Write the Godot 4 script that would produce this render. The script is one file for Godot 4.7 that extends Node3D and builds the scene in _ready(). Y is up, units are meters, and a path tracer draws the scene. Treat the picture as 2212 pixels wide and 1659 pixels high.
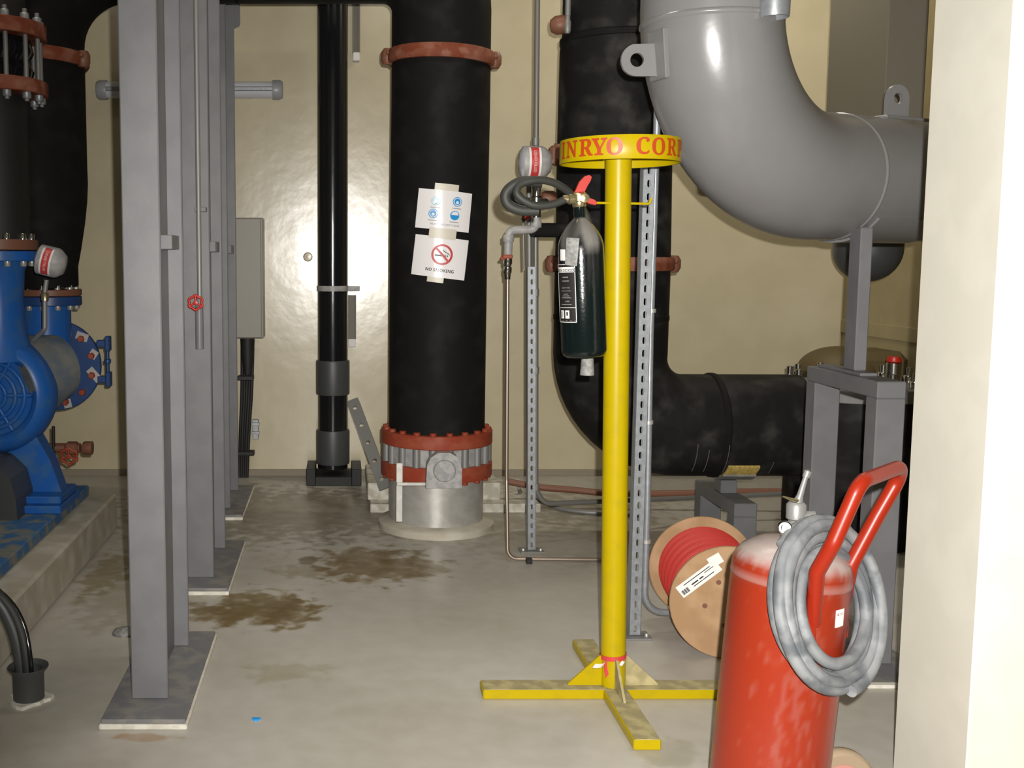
extends Node3D
# Plant room seen through a wide doorway: grey steel columns, black insulated pipes, a grey elbow,
# a yellow extinguisher stand, a cable drum and a red wheeled extinguisher, lit by a hand-held flash and ceiling battens.

var origin := {}
var mats := {}
var noises := {}
var ramps := {}

# ------------------------------------------------------------------ mesh builder
class G:
	var v := PackedVector3Array()
	var n := PackedVector3Array()
	var c := PackedColorArray()
	var tint := Color.WHITE
	var colored := false

	func tri(a: Vector3, b: Vector3, d: Vector3, na: Vector3, nb: Vector3, nd: Vector3, ca := Color.WHITE, cb := Color.WHITE, cd := Color.WHITE):
		if (b - a).cross(d - a).dot(na + nb + nd) > 0.0:
			v.append_array([a, d, b]); n.append_array([na, nd, nb]); c.append_array([ca * tint, cd * tint, cb * tint])
		else:
			v.append_array([a, b, d]); n.append_array([na, nb, nd]); c.append_array([ca * tint, cb * tint, cd * tint])

	func quad(a: Vector3, b: Vector3, d: Vector3, e: Vector3, nn: Vector3):
		tri(a, b, d, nn, nn, nn); tri(a, d, e, nn, nn, nn)

	func flat(a: Vector3, b: Vector3, d: Vector3, out: Vector3):
		var nn := (b - a).cross(d - a)
		if nn.length() < 1e-12:
			return
		nn = nn.normalized()
		if nn.dot(out) < 0.0:
			nn = -nn
		tri(a, b, d, nn, nn, nn)

	# a box with chamfered edges
	func box(at: Vector3, size: Vector3, bev := 0.003, B := Basis()):
		var h := size * 0.5
		bev = minf(bev, minf(h.x, minf(h.y, h.z)) * 0.45)
		var ax := [Vector3.RIGHT, Vector3.UP, Vector3.BACK]
		for i in 3:
			for s in [-1.0, 1.0]:
				var j := (i + 1) % 3
				var k := (i + 2) % 3
				var o: Vector3 = ax[i] * h[i] * s
				var a: Vector3 = ax[j] * (h[j] - bev)
				var b: Vector3 = ax[k] * (h[k] - bev)
				quad(at + B * (o - a - b), at + B * (o + a - b), at + B * (o + a + b), at + B * (o - a + b), B * (ax[i] * s))
		if bev <= 0.0:
			return
		for i in 3:
			var j := (i + 1) % 3
			var k := (i + 2) % 3
			for s in [-1.0, 1.0]:
				for t in [-1.0, 1.0]:
					var l: Vector3 = ax[k] * (h[k] - bev)
					var p: Vector3 = ax[i] * h[i] * s + ax[j] * (h[j] - bev) * t
					var q: Vector3 = ax[i] * (h[i] - bev) * s + ax[j] * h[j] * t
					quad(at + B * (p - l), at + B * (p + l), at + B * (q + l), at + B * (q - l), (B * (ax[i] * s + ax[j] * t)).normalized())
		for s in [-1.0, 1.0]:
			for t in [-1.0, 1.0]:
				for u in [-1.0, 1.0]:
					var sg := Vector3(s, t, u)
					var e := h - Vector3.ONE * bev
					flat(at + B * (Vector3(h.x, e.y, e.z) * sg), at + B * (Vector3(e.x, h.y, e.z) * sg), at + B * (Vector3(e.x, e.y, h.z) * sg), B * sg)

	func span(lo: Vector3, hi: Vector3, bev := 0.003):
		box((lo + hi) * 0.5, (hi - lo).abs(), bev)

	# profile points (radius, height along local Y), turned round Y
	func lathe(prof: Array, T: Transform3D, sides := 32, paint = null):
		var m := prof.size()
		var seg := []
		for i in m - 1:
			var d: Vector2 = prof[i + 1] - prof[i]
			seg.append(Vector2(d.y, -d.x).normalized())
		for i in m - 1:
			if prof[i].distance_to(prof[i + 1]) < 1e-7:
				continue
			var n0: Vector2 = seg[i]
			var n1: Vector2 = seg[i]
			if i > 0 and seg[i - 1].dot(seg[i]) > 0.72:
				n0 = (seg[i - 1] + seg[i]).normalized()
			if i < m - 2 and seg[i + 1].dot(seg[i]) > 0.72:
				n1 = (seg[i + 1] + seg[i]).normalized()
			for k in sides:
				var a := TAU * k / sides
				var b := TAU * (k + 1) / sides
				var da := Vector3(sin(a), 0, cos(a))
				var db := Vector3(sin(b), 0, cos(b))
				var p0: Vector3 = T * (da * prof[i].x + Vector3.UP * prof[i].y)
				var p1: Vector3 = T * (db * prof[i].x + Vector3.UP * prof[i].y)
				var p2: Vector3 = T * (db * prof[i + 1].x + Vector3.UP * prof[i + 1].y)
				var p3: Vector3 = T * (da * prof[i + 1].x + Vector3.UP * prof[i + 1].y)
				var q0: Vector3 = (T.basis * (da * n0.x + Vector3.UP * n0.y)).normalized()
				var q1: Vector3 = (T.basis * (db * n0.x + Vector3.UP * n0.y)).normalized()
				var q2: Vector3 = (T.basis * (db * n1.x + Vector3.UP * n1.y)).normalized()
				var q3: Vector3 = (T.basis * (da * n1.x + Vector3.UP * n1.y)).normalized()
				var c0 := Color.WHITE
				var c1 := Color.WHITE
				var c2 := Color.WHITE
				var c3 := Color.WHITE
				if paint != null:
					c0 = paint.call(a, prof[i]); c1 = paint.call(b, prof[i]); c2 = paint.call(b, prof[i + 1]); c3 = paint.call(a, prof[i + 1])
				if prof[i].x > 1e-6:
					tri(p0, p1, p2, q0, q1, q2, c0, c1, c2)
				if prof[i + 1].x > 1e-6:
					tri(p0, p2, p3, q0, q2, q3, c0, c2, c3)

	# round tube along points; r is a number or one radius per point
	func tube(pts: Array, r, sides := 12, closed := false, caps := true, paint = null):
		var m := pts.size()
		var up := Vector3.UP
		var t0: Vector3 = (pts[1] - pts[0]).normalized()
		if absf(t0.dot(up)) > 0.9:
			up = Vector3.RIGHT
		var side := t0.cross(up).normalized()
		var rings := []
		var norms := []
		for i in m:
			var a: Vector3 = pts[(i - 1 + m) % m] if closed or i > 0 else pts[0]
			var b: Vector3 = pts[(i + 1) % m] if closed or i < m - 1 else pts[m - 1]
			var t := (b - a).normalized()
			side = (side - t * side.dot(t)).normalized()
			var w := t.cross(side)
			var rr: float = r[i] if r is Array else r
			var ring := PackedVector3Array()
			var nn := PackedVector3Array()
			for k in sides + 1:
				var g := TAU * k / sides
				var d := side * cos(g) + w * sin(g)
				ring.append(pts[i] + d * rr)
				nn.append(d)
			rings.append(ring); norms.append(nn)
		for i in (m if closed else m - 1):
			var j := (i + 1) % m
			var ci := Color.WHITE
			var cj := Color.WHITE
			for k in sides:
				if paint != null:
					ci = paint.call(i, k); cj = paint.call(j, k)
				tri(rings[i][k], rings[i][k + 1], rings[j][k + 1], norms[i][k], norms[i][k + 1], norms[j][k + 1], ci, ci, cj)
				tri(rings[i][k], rings[j][k + 1], rings[j][k], norms[i][k], norms[j][k + 1], norms[j][k], ci, cj, cj)
		if caps and not closed:
			for e in [0, m - 1]:
				var o: Vector3 = (pts[0] - pts[1]) if e == 0 else (pts[m - 1] - pts[m - 2])
				for k in sides:
					flat(pts[e], rings[e][k], rings[e][k + 1], o)

	# polygon in local XY pushed from z0 to z1
	func prism(poly: Array, z0: float, z1: float, T := Transform3D()):
		var pv := PackedVector2Array(poly)
		var ids := Geometry2D.triangulate_polygon(pv)
		for i in range(0, ids.size(), 3):
			for z in [z0, z1]:
				var o: Vector3 = T.basis * Vector3(0, 0, -1.0 if (z == z0) == (z0 < z1) else 1.0)
				flat(T * p3(pv[ids[i]], z), T * p3(pv[ids[i + 1]], z), T * p3(pv[ids[i + 2]], z), o)
		var cw := Geometry2D.is_polygon_clockwise(pv)
		for i in pv.size():
			var a := pv[i]
			var b := pv[(i + 1) % pv.size()]
			var d := (b - a).normalized()
			var o2 := Vector2(d.y, -d.x)
			if cw:
				o2 = -o2
			quad(T * p3(a, z0), T * p3(b, z0), T * p3(b, z1), T * p3(a, z1), (T.basis * Vector3(o2.x, o2.y, 0)).normalized())

	func p3(p: Vector2, z: float) -> Vector3:
		return Vector3(p.x, p.y, z)

	# plate between an outer and an inner outline with the same number of points
	func ringplate(outer: Array, inner: Array, z0: float, z1: float, f: Callable):
		var m := outer.size()
		for i in m:
			var j := (i + 1) % m
			for z in [z0, z1]:
				var o: Vector3 = f.call(p3(outer[i], z1 if z == z1 else z0)) - f.call(p3(outer[i], z0 if z == z1 else z1))
				flat(f.call(p3(outer[i], z)), f.call(p3(outer[j], z)), f.call(p3(inner[j], z)), o)
				flat(f.call(p3(outer[i], z)), f.call(p3(inner[j], z)), f.call(p3(inner[i], z)), o)
			var oo: Vector3 = f.call(p3(outer[i], z0)) - f.call(p3(inner[i], z0))
			for e in [outer, inner]:
				var s := 1.0 if e == outer else -1.0
				flat(f.call(p3(e[i], z0)), f.call(p3(e[j], z0)), f.call(p3(e[j], z1)), oo * s)
				flat(f.call(p3(e[i], z0)), f.call(p3(e[j], z1)), f.call(p3(e[i], z1)), oo * s)

	# thin sheet w x h laid through the mapping f
	func patch(w: float, h: float, th: float, nx: int, ny: int, f: Callable):
		for i in nx:
			for j in ny:
				var x0 := w * (float(i) / nx - 0.5)
				var x1 := w * (float(i + 1) / nx - 0.5)
				var y0 := h * (float(j) / ny - 0.5)
				var y1 := h * (float(j + 1) / ny - 0.5)
				for z in [0.0, th]:
					var q := []
					var qn := []
					for p in [Vector3(x0, y0, z), Vector3(x1, y0, z), Vector3(x1, y1, z), Vector3(x0, y1, z)]:
						q.append(f.call(p))
						var dx: Vector3 = f.call(p + Vector3(0.001, 0, 0)) - f.call(p)
						var dy: Vector3 = f.call(p + Vector3(0, 0.001, 0)) - f.call(p)
						qn.append(dx.cross(dy).normalized() * (1.0 if z > 0.0 else -1.0))
					tri(q[0], q[1], q[2], qn[0], qn[1], qn[2])
					tri(q[0], q[2], q[3], qn[0], qn[2], qn[3])
				for e in [[i == 0, Vector2(x0, y0), Vector2(x0, y1), Vector2(-1, 0)], [i == nx - 1, Vector2(x1, y0), Vector2(x1, y1), Vector2(1, 0)], [j == 0, Vector2(x0, y0), Vector2(x1, y0), Vector2(0, -1)], [j == ny - 1, Vector2(x0, y1), Vector2(x1, y1), Vector2(0, 1)]]:
					if e[0]:
						var o: Vector3 = f.call(p3(e[1] + e[3] * 0.001, 0)) - f.call(p3(e[1], 0))
						flat(f.call(p3(e[1], 0)), f.call(p3(e[2], 0)), f.call(p3(e[2], th)), o)
						flat(f.call(p3(e[1], 0)), f.call(p3(e[2], th)), f.call(p3(e[1], th)), o)

	# a flat outline laid through f with a little thickness
	func poly(pts: Array, th: float, f: Callable):
		var pv := PackedVector2Array(pts)
		var ids := Geometry2D.triangulate_polygon(pv)
		for i in range(0, ids.size(), 3):
			var a := pv[ids[i]]
			var o: Vector3 = f.call(p3(a, th)) - f.call(p3(a, 0))
			flat(f.call(p3(a, th)), f.call(p3(pv[ids[i + 1]], th)), f.call(p3(pv[ids[i + 2]], th)), o)

	func text(s: String, font: Font, height: float, f: Callable, depth := 0.0012, squeeze := 1.0):
		var t := TextMesh.new()
		t.text = s
		t.font = font
		t.font_size = 64
		t.pixel_size = height / 46.0
		t.depth = 0.0
		t.curve_step = 3.0
		var arr := t.get_mesh_arrays()
		var av: PackedVector3Array = arr[Mesh.ARRAY_VERTEX]
		var ai: PackedInt32Array = arr[Mesh.ARRAY_INDEX] if arr[Mesh.ARRAY_INDEX] != null else PackedInt32Array(range(av.size()))
		for i in range(0, ai.size() - 2, 3):
			var q := []
			for k in 3:
				var p := av[ai[i + k]]
				q.append(Vector3(p.x * squeeze, p.y, depth))
			var o: Vector3 = f.call(q[0] + Vector3(0, 0, 0.002)) - f.call(q[0])
			flat(f.call(q[0]), f.call(q[1]), f.call(q[2]), o)

	func mesh(off: Vector3) -> ArrayMesh:
		var a := []
		a.resize(Mesh.ARRAY_MAX)
		var w := PackedVector3Array()
		w.resize(v.size())
		for i in v.size():
			w[i] = v[i] - off
		a[Mesh.ARRAY_VERTEX] = w
		a[Mesh.ARRAY_NORMAL] = n
		if colored:
			a[Mesh.ARRAY_COLOR] = c
		var m := ArrayMesh.new()
		m.add_surface_from_arrays(Mesh.PRIMITIVE_TRIANGLES, a)
		return m

# ------------------------------------------------------------------ nodes
func numbered(called: String, parent: Node) -> String:
	var used := {}
	for ch in parent.get_children():
		used[String(ch.name)] = true
	if not used.has(called):
		return called
	var k := 1
	while used.has("%s_%03d" % [called, k]):
		k += 1
	return "%s_%03d" % [called, k]

func thing(called: String, label: String, category: String, at := Vector3.ZERO, group := "") -> Node3D:
	var o := Node3D.new()
	o.name = numbered(called, self)
	o.position = at
	add_child(o, true)
	origin[o] = at
	o.set_meta("label", label)
	o.set_meta("category", category)
	if group:
		o.set_meta("group", group)
	return o

# shapes are written in world metres; a part keeps them relative to its thing
func part(parent: Node3D, called: String, g: G, m: Material, label := "") -> MeshInstance3D:
	var o := MeshInstance3D.new()
	o.name = numbered(called, parent)
	o.mesh = g.mesh(origin[parent])
	o.material_override = m
	parent.add_child(o, true)
	origin[o] = origin[parent]
	if label:
		o.set_meta("label", label)
	return o

func single(called: String, g: G, m: Material, label: String, category: String, at := Vector3.ZERO, group := "") -> MeshInstance3D:
	var o := MeshInstance3D.new()
	o.name = numbered(called, self)
	o.mesh = g.mesh(at)
	o.material_override = m
	o.position = at
	add_child(o, true)
	origin[o] = at
	o.set_meta("label", label)
	o.set_meta("category", category)
	if group:
		o.set_meta("group", group)
	return o

func struct(called: String, g: G, m: Material, label := "") -> MeshInstance3D:
	var o := MeshInstance3D.new()
	o.name = numbered(called, self)
	o.mesh = g.mesh(Vector3.ZERO)
	o.material_override = m
	add_child(o, true)
	origin[o] = Vector3.ZERO
	o.set_meta("kind", "structure")
	if label:
		o.set_meta("label", label)
	return o

# ------------------------------------------------------------------ materials
func noise(key: String, freq: float, oct := 4, size := 256, kind := FastNoiseLite.TYPE_SIMPLEX_SMOOTH) -> Image:
	if not noises.has(key):
		var f := FastNoiseLite.new()
		f.seed = hash(key) % 1000
		f.noise_type = kind
		f.frequency = freq
		f.fractal_octaves = oct
		var im := f.get_seamless_image(size, size)
		im.convert(Image.FORMAT_L8)
		noises[key] = im
	return noises[key]

func ramp(key: String, lo: float, hi: float, a: Color, b: Color) -> ImageTexture:
	var id := "%s/%s/%s/%s/%s" % [key, lo, hi, a, b]
	if not ramps.has(id):
		var src: Image = noises[key]
		var d := src.get_data()
		var w := src.get_width()
		var out := PackedByteArray()
		out.resize(w * w * 3)
		for i in d.size():
			var t := smoothstep(lo, hi, d[i] / 255.0)
			var c := a.lerp(b, t)
			out[i * 3] = int(c.r * 255); out[i * 3 + 1] = int(c.g * 255); out[i * 3 + 2] = int(c.b * 255)
		ramps[id] = ImageTexture.create_from_image(Image.create_from_data(w, w, false, Image.FORMAT_RGB8, out))
	return ramps[id]

func gray(key: String) -> ImageTexture:
	if not ramps.has(key):
		ramps[key] = ImageTexture.create_from_image(noises[key])
	return ramps[key]

# opts: tex = [noise, lo, hi, colour a, colour b, repeats per metre], bump = [noise, centimetres, repeats per metre], metal, spec, coat, vc
func mat(key: String, col: Color, rough: float, opts := {}) -> StandardMaterial3D:
	if mats.has(key):
		return mats[key]
	var m := StandardMaterial3D.new()
	m.resource_name = key
	m.albedo_color = col
	m.roughness = rough
	m.metallic = opts.get("metal", 0.0)
	m.metallic_specular = opts.get("spec", 0.5)
	if opts.has("tex") or opts.has("bump"):
		m.uv1_triplanar = true
		m.uv1_world_triplanar = true
		m.uv1_scale = Vector3.ONE * (opts.tex[5] if opts.has("tex") else opts.bump[2])
	if opts.has("tex"):
		var t: Array = opts.tex
		m.albedo_color = Color.WHITE
		m.albedo_texture = ramp(t[0], t[1], t[2], t[3], t[4])
	if opts.has("bump"):
		m.heightmap_enabled = true
		m.heightmap_texture = gray(opts.bump[0])
		m.heightmap_scale = opts.bump[1]
	if opts.get("vc", false):
		m.vertex_color_use_as_albedo = true
	if opts.has("coat"):
		m.clearcoat_enabled = true
		m.clearcoat = opts.coat
		m.clearcoat_roughness = opts.get("coat_rough", 0.1)
	if opts.has("emit"):
		m.emission_enabled = true
		m.emission = opts.emit
		m.emission_energy_multiplier = opts.get("energy", 1.0)
	mats[key] = m
	return m

func rgb8(r: int, g: int, b: int) -> Color:
	return Color(r / 255.0, g / 255.0, b / 255.0)

func at(p: Vector3, e := Vector3.ZERO) -> Transform3D:
	return Transform3D(Basis.from_euler(e * PI / 180.0), p)

# frame whose Y axis points along d
func along(p: Vector3, d: Vector3) -> Transform3D:
	var y := d.normalized()
	var x := y.cross(Vector3.BACK) if absf(y.z) < 0.95 else y.cross(Vector3.UP)
	x = x.normalized()
	return Transform3D(Basis(x, y, x.cross(y)), p)

func circle(r: float, k := 24, c := Vector2.ZERO) -> Array:
	var a := []
	for i in k:
		a.append(c + Vector2(cos(TAU * i / k), sin(TAU * i / k)) * r)
	return a

# path with rounded corners
func bent(pts: Array, r: float, steps := 8) -> Array:
	var out := [pts[0]]
	for i in range(1, pts.size() - 1):
		var p: Vector3 = pts[i]
		var a: Vector3 = (pts[i - 1] - p).normalized()
		var b: Vector3 = (pts[i + 1] - p).normalized()
		var half := acos(clampf(a.dot(b), -1, 1)) / 2.0
		if half > PI / 2 - 0.02:
			out.append(p)
			continue
		var t := minf(r / tan(half), 0.49 * minf(pts[i - 1].distance_to(p), pts[i + 1].distance_to(p)))
		var rr := t * tan(half)
		var c := p + (a + b).normalized() * (rr / sin(half))
		var u := (p + a * t - c)
		var w := (p + b * t - c)
		for k in steps + 1:
			out.append(c + u.slerp(w, float(k) / steps))
	out.append(pts[-1])
	return out

# Catmull-Rom through points
func smooth(pts: Array, per := 6) -> Array:
	var out := []
	for i in pts.size() - 1:
		var p0 = pts[maxi(i - 1, 0)]
		var p1 = pts[i]
		var p2 = pts[i + 1]
		var p3 = pts[mini(i + 2, pts.size() - 1)]
		for k in per:
			out.append(p1.cubic_interpolate(p2, p0, p3, float(k) / per))
	out.append(pts[-1])
	return out

# sheet coordinates (x, y) wound round an upright cylinder; tilt turns the sheet in its own plane
func wound(T: Transform3D, radius: float, a0: float, y0: float, tilt := 0.0, lift := 0.0) -> Callable:
	return func(p: Vector3) -> Vector3:
		var q := Vector2(p.x, p.y).rotated(tilt)
		var a := a0 + q.x / radius
		return T * (Vector3(sin(a), 0, cos(a)) * (radius + lift + p.z) + Vector3.UP * (y0 + q.y))

func place(T: Transform3D) -> Callable:
	return func(p: Vector3) -> Vector3: return T * p

func hexbolt(g: G, T: Transform3D, r: float, h: float):
	g.lathe([Vector2(r, 0), Vector2(r, h * 0.85), Vector2(r * 0.85, h), Vector2(0, h)], T, 6)

# ------------------------------------------------------------------ scene
func _ready():
	lens_and_light()
	palette()
	room()
	columns()
	wall_fittings()
	drain_stack()
	left_pipes_and_pump()
	centre_pipe()
	gauge_and_tubing()
	right_pipes()
	struts()
	supports_and_vessel()
	grey_elbow()
	stand()
	cylinder()
	drum()
	trolley()
	small_things()

func lens_and_light():
	var f := 2300.0                                # focal length in pixels of a frame 2212 x 1659
	var cam := Camera3D.new()
	cam.name = "camera"
	cam.projection = Camera3D.PROJECTION_FRUSTUM
	cam.near = 0.05
	cam.far = 60.0
	cam.size = 1659.0 / f * cam.near
	cam.frustum_offset = Vector2(371.0 / f, -34.5 / f) * cam.near
	cam.position = Vector3(0, 1.5, 0)
	cam.rotation_degrees = Vector3(-5.834, 0, 0)
	add_child(cam)
	cam.current = true

	var env := Environment.new()
	env.background_mode = Environment.BG_COLOR
	env.background_color = Color(0.02, 0.02, 0.02)
	env.tonemap_mode = Environment.TONE_MAPPER_LINEAR
	env.tonemap_exposure = 1.0
	env.sdfgi_enabled = true
	env.ssao_enabled = true
	env.ssil_enabled = true
	var we := WorldEnvironment.new()
	we.name = "world_environment"
	we.environment = env
	add_child(we)

	var flash := SpotLight3D.new()                 # the hand-held camera's flash, right of and above the lens
	flash.name = "flash"
	flash.position = Vector3(0.05, 1.565, -0.01)
	flash.light_color = Color(1.0, 0.985, 0.965)
	flash.light_energy = 23.0
	flash.light_size = 0.012
	flash.spot_range = 30.0
	flash.spot_attenuation = 2.0
	flash.spot_angle = 45.0
	flash.spot_angle_attenuation = 0.85
	flash.rotation_degrees = Vector3(-6, -17, 0)
	flash.shadow_enabled = true
	add_child(flash)
	# three ceiling battens, out of the frame; each lamp's own light stands just under its glowing diffuser
	for b in [[Vector3(-1.6, 4.05, -4.6), 0.9], [Vector3(2.5, 4.05, -6.0), 4.2], [Vector3(0.6, 4.05, -4.4), 1.4]]:
		var l := AreaLight3D.new()
		l.name = numbered("batten_light", self)
		l.area_size = Vector2(1.2, 0.12)
		l.position = b[0] + Vector3(0, -0.045, 0)
		l.rotation_degrees = Vector3(-90, 0, 0)
		l.light_color = Color(1.0, 0.97, 0.9)
		l.light_energy = b[1]
		l.area_range = 20.0
		l.area_attenuation = 2.0
		l.shadow_enabled = true
		add_child(l)

func palette():
	noise("blotch", 0.012, 4)
	noise("grain", 0.11, 3)
	noise("cloud", 0.022, 5)
	noise("cells", 0.06, 2, 256, FastNoiseLite.TYPE_CELLULAR)
	noise("wave", 0.02, 2)
	mat("cream_paint", rgb8(198, 186, 156), 0.25, {"tex": ["blotch", 0.2, 0.8, rgb8(196, 185, 155), rgb8(201, 190, 160), 0.9], "bump": ["cloud", 0.07, 1.1], "spec": 0.66})
	mat("cream_plain", rgb8(208, 205, 192), 0.55, {"tex": ["blotch", 0.2, 0.8, rgb8(206, 203, 190), rgb8(211, 208, 195), 1.2]})
	mat("ceiling_paint", rgb8(215, 210, 198), 0.8)
	mat("skirting", rgb8(140, 130, 112), 0.6)
	mat("grey_paint", rgb8(112, 112, 114), 0.42, {"tex": ["blotch", 0.25, 0.75, rgb8(110, 110, 112), rgb8(115, 115, 117), 1.6], "bump": ["grain", 0.012, 1.6], "spec": 0.4})
	mat("grey_gloss", rgb8(126, 125, 125), 0.26, {"tex": ["blotch", 0.25, 0.75, rgb8(125, 124, 124), rgb8(129, 128, 128), 1.1], "bump": ["grain", 0.02, 1.1], "spec": 0.55})
	mat("plate_grey", rgb8(122, 122, 125), 0.6, {"tex": ["cloud", 0.3, 0.85, rgb8(116, 116, 119), rgb8(136, 133, 127), 1.6]})
	mat("grout", rgb8(216, 212, 200), 0.85, {"tex": ["cloud", 0.2, 0.8, rgb8(204, 200, 186), rgb8(224, 220, 208), 3.0]})
	mat("concrete", rgb8(190, 185, 170), 0.75, {"tex": ["cloud", 0.2, 0.9, rgb8(176, 168, 150), rgb8(198, 193, 180), 0.8], "bump": ["grain", 0.05, 0.8]})
	mat("pale_concrete", rgb8(196, 192, 178), 0.75, {"tex": ["cloud", 0.25, 0.75, rgb8(176, 171, 156), rgb8(208, 204, 192), 1.7]})
	mat("wrap_black", rgb8(30, 29, 29), 0.6, {"tex": ["cloud", 0.4, 1.0, rgb8(28, 27, 27), rgb8(40, 39, 38), 0.8], "bump": ["wave", 0.12, 0.8], "spec": 0.18})
	mat("wrap_scuffed", rgb8(34, 33, 33), 0.55, {"tex": ["cloud", 0.4, 1.0, rgb8(30, 29, 29), rgb8(64, 63, 60), 0.8], "bump": ["wave", 0.12, 0.8], "spec": 0.2})
	mat("gloss_black", rgb8(24, 25, 28), 0.16, {"bump": ["wave", 0.03, 1.2]})
	mat("matt_black", rgb8(30, 29, 28), 0.6)
	mat("grey_pvc", rgb8(66, 68, 68), 0.45)
	mat("rust_band", rgb8(140, 72, 50), 0.6, {"tex": ["cloud", 0.35, 0.75, rgb8(122, 62, 42), rgb8(148, 100, 82), 1.6], "bump": ["grain", 0.03, 1.6], "spec": 0.3})
	mat("red_oxide", rgb8(152, 66, 46), 0.5, {"tex": ["cloud", 0.3, 0.9, rgb8(146, 60, 40), rgb8(156, 84, 62), 1.6], "spec": 0.35})
	mat("brown_iron", rgb8(122, 80, 60), 0.5)
	mat("blue_paint", rgb8(36, 96, 174), 0.35, {"tex": ["cloud", 0.4, 0.95, rgb8(34, 94, 172), rgb8(64, 104, 152), 1.2], "spec": 0.4})
	mat("blue_dusty", rgb8(96, 116, 130), 0.7, {"tex": ["cloud", 0.3, 0.75, rgb8(56, 104, 156), rgb8(128, 128, 120), 1.2]})
	mat("blue_flange", rgb8(32, 66, 118), 0.4)
	mat("steel", rgb8(190, 188, 182), 0.36, {"metal": 0.45, "tex": ["cloud", 0.3, 0.7, rgb8(184, 182, 176), rgb8(196, 194, 188), 2.0], "bump": ["grain", 0.01, 2.0]})
	mat("galvanised", rgb8(150, 155, 160), 0.42, {"metal": 0.45, "tex": ["cells", 0.1, 0.95, rgb8(146, 151, 155), rgb8(162, 166, 170), 2.4]})
	mat("galvanised_dull", rgb8(136, 136, 134), 0.5, {"metal": 0.35})
	mat("chrome", rgb8(205, 205, 202), 0.16, {"metal": 1.0})
	mat("brass", rgb8(196, 182, 140), 0.28, {"metal": 0.9})
	mat("alloy_grey", rgb8(158, 158, 160), 0.5, {"tex": ["cloud", 0.3, 0.7, rgb8(148, 148, 150), rgb8(172, 170, 166), 3.0]})
	mat("yellow_paint", rgb8(174, 152, 3), 0.34, {"tex": ["cloud", 0.5, 1.0, rgb8(174, 152, 2), rgb8(166, 146, 14), 2.0], "bump": ["grain", 0.008, 2.0], "spec": 0.35})
	mat("dusty_yellow", rgb8(168, 156, 112), 0.8, {"tex": ["cloud", 0.25, 0.8, rgb8(148, 138, 100), rgb8(176, 164, 120), 2.0]})
	mat("red_letter", rgb8(170, 62, 16), 0.45)
	mat("red_paint", Color.WHITE, 0.26, {"vc": true, "bump": ["grain", 0.02, 3.0]})
	mat("red_tube", rgb8(136, 34, 14), 0.36, {"spec": 0.4})
	mat("red_plastic", rgb8(176, 38, 24), 0.4)
	mat("dust_pink", rgb8(186, 130, 118), 0.8)
	mat("hose_grey", rgb8(128, 131, 134), 0.62, {"tex": ["cloud", 0.3, 0.7, rgb8(82, 86, 90), rgb8(132, 134, 135), 1.5]})
	mat("rubber", rgb8(46, 47, 43), 0.6)
	mat("wood", rgb8(172, 138, 102), 0.7, {"tex": ["cloud", 0.2, 0.85, rgb8(160, 126, 90), rgb8(180, 146, 110), 1.2]})
	mat("red_cable", rgb8(176, 50, 44), 0.5)
	mat("paper", rgb8(240, 238, 238), 0.22)
	mat("paper_matt", rgb8(232, 230, 226), 0.6)
	mat("tape", rgb8(214, 208, 192), 0.4)
	mat("tape_grey", rgb8(132, 132, 130), 0.6, {"tex": ["cloud", 0.3, 0.7, rgb8(118, 118, 116), rgb8(150, 149, 146), 8.0]})
	mat("blue_ink", rgb8(40, 150, 220), 0.3)
	mat("pale_blue_ink", rgb8(158, 198, 216), 0.3)
	mat("red_ink", rgb8(196, 62, 64), 0.4)
	mat("black_ink", rgb8(40, 38, 44), 0.4)
	mat("grey_ink", rgb8(152, 150, 156), 0.4)
	mat("white_ink", rgb8(232, 230, 226), 0.4)
	mat("panel_grey", rgb8(142, 138, 128), 0.45)
	mat("yellow_foam", rgb8(196, 168, 82), 0.85, {"tex": ["cloud", 0.3, 0.7, rgb8(176, 150, 74), rgb8(206, 180, 104), 6.0]})
	mat("olive_paint", rgb8(94, 80, 48), 0.6)
	mat("duct_grey", rgb8(112, 107, 94), 0.55)
	mat("copper_tube", rgb8(176, 160, 146), 0.3, {"metal": 0.8})
	mat("batten_glow", rgb8(240, 238, 230), 0.5, {"emit": rgb8(255, 247, 228), "energy": 1.2})
	mat("lamp_shell", rgb8(206, 208, 214), 0.2, {"spec": 0.6, "coat": 0.6})
	mat("dusty_grey", rgb8(108, 110, 108), 0.75, {"tex": ["cloud", 0.35, 0.8, rgb8(114, 114, 110), rgb8(74, 92, 112), 1.2]})
	mat("shaded_wall", rgb8(164, 150, 112), 0.55, {"tex": ["blotch", 0.2, 0.8, rgb8(162, 148, 110), rgb8(168, 154, 116), 1.2]})  # wall colour with the shade on the right side mixed in
	mat("conduit_grey", rgb8(124, 122, 117), 0.4, {"metal": 0.25})
	mat("cap_grey", rgb8(158, 160, 163), 0.35)
	mat("dusty_tyre", rgb8(150, 132, 108), 0.8)
	mat("valve_grey", rgb8(134, 134, 132), 0.4, {"metal": 0.3})
	mat("scuff", rgb8(96, 94, 90), 0.7)
	mat("paper_scrap", rgb8(176, 170, 166), 0.6)
	var fm := StandardMaterial3D.new()
	fm.resource_name = "floor_coating"
	fm.roughness = 0.42
	fm.metallic_specular = 0.4
	fm.uv1_triplanar = true
	fm.uv1_world_triplanar = true
	fm.uv1_scale = Vector3.ONE / 6.0
	fm.uv1_offset = Vector3(2.4, 0, 7.4) / 6.0
	fm.albedo_texture = floor_image()
	mats["floor"] = fm

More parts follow.
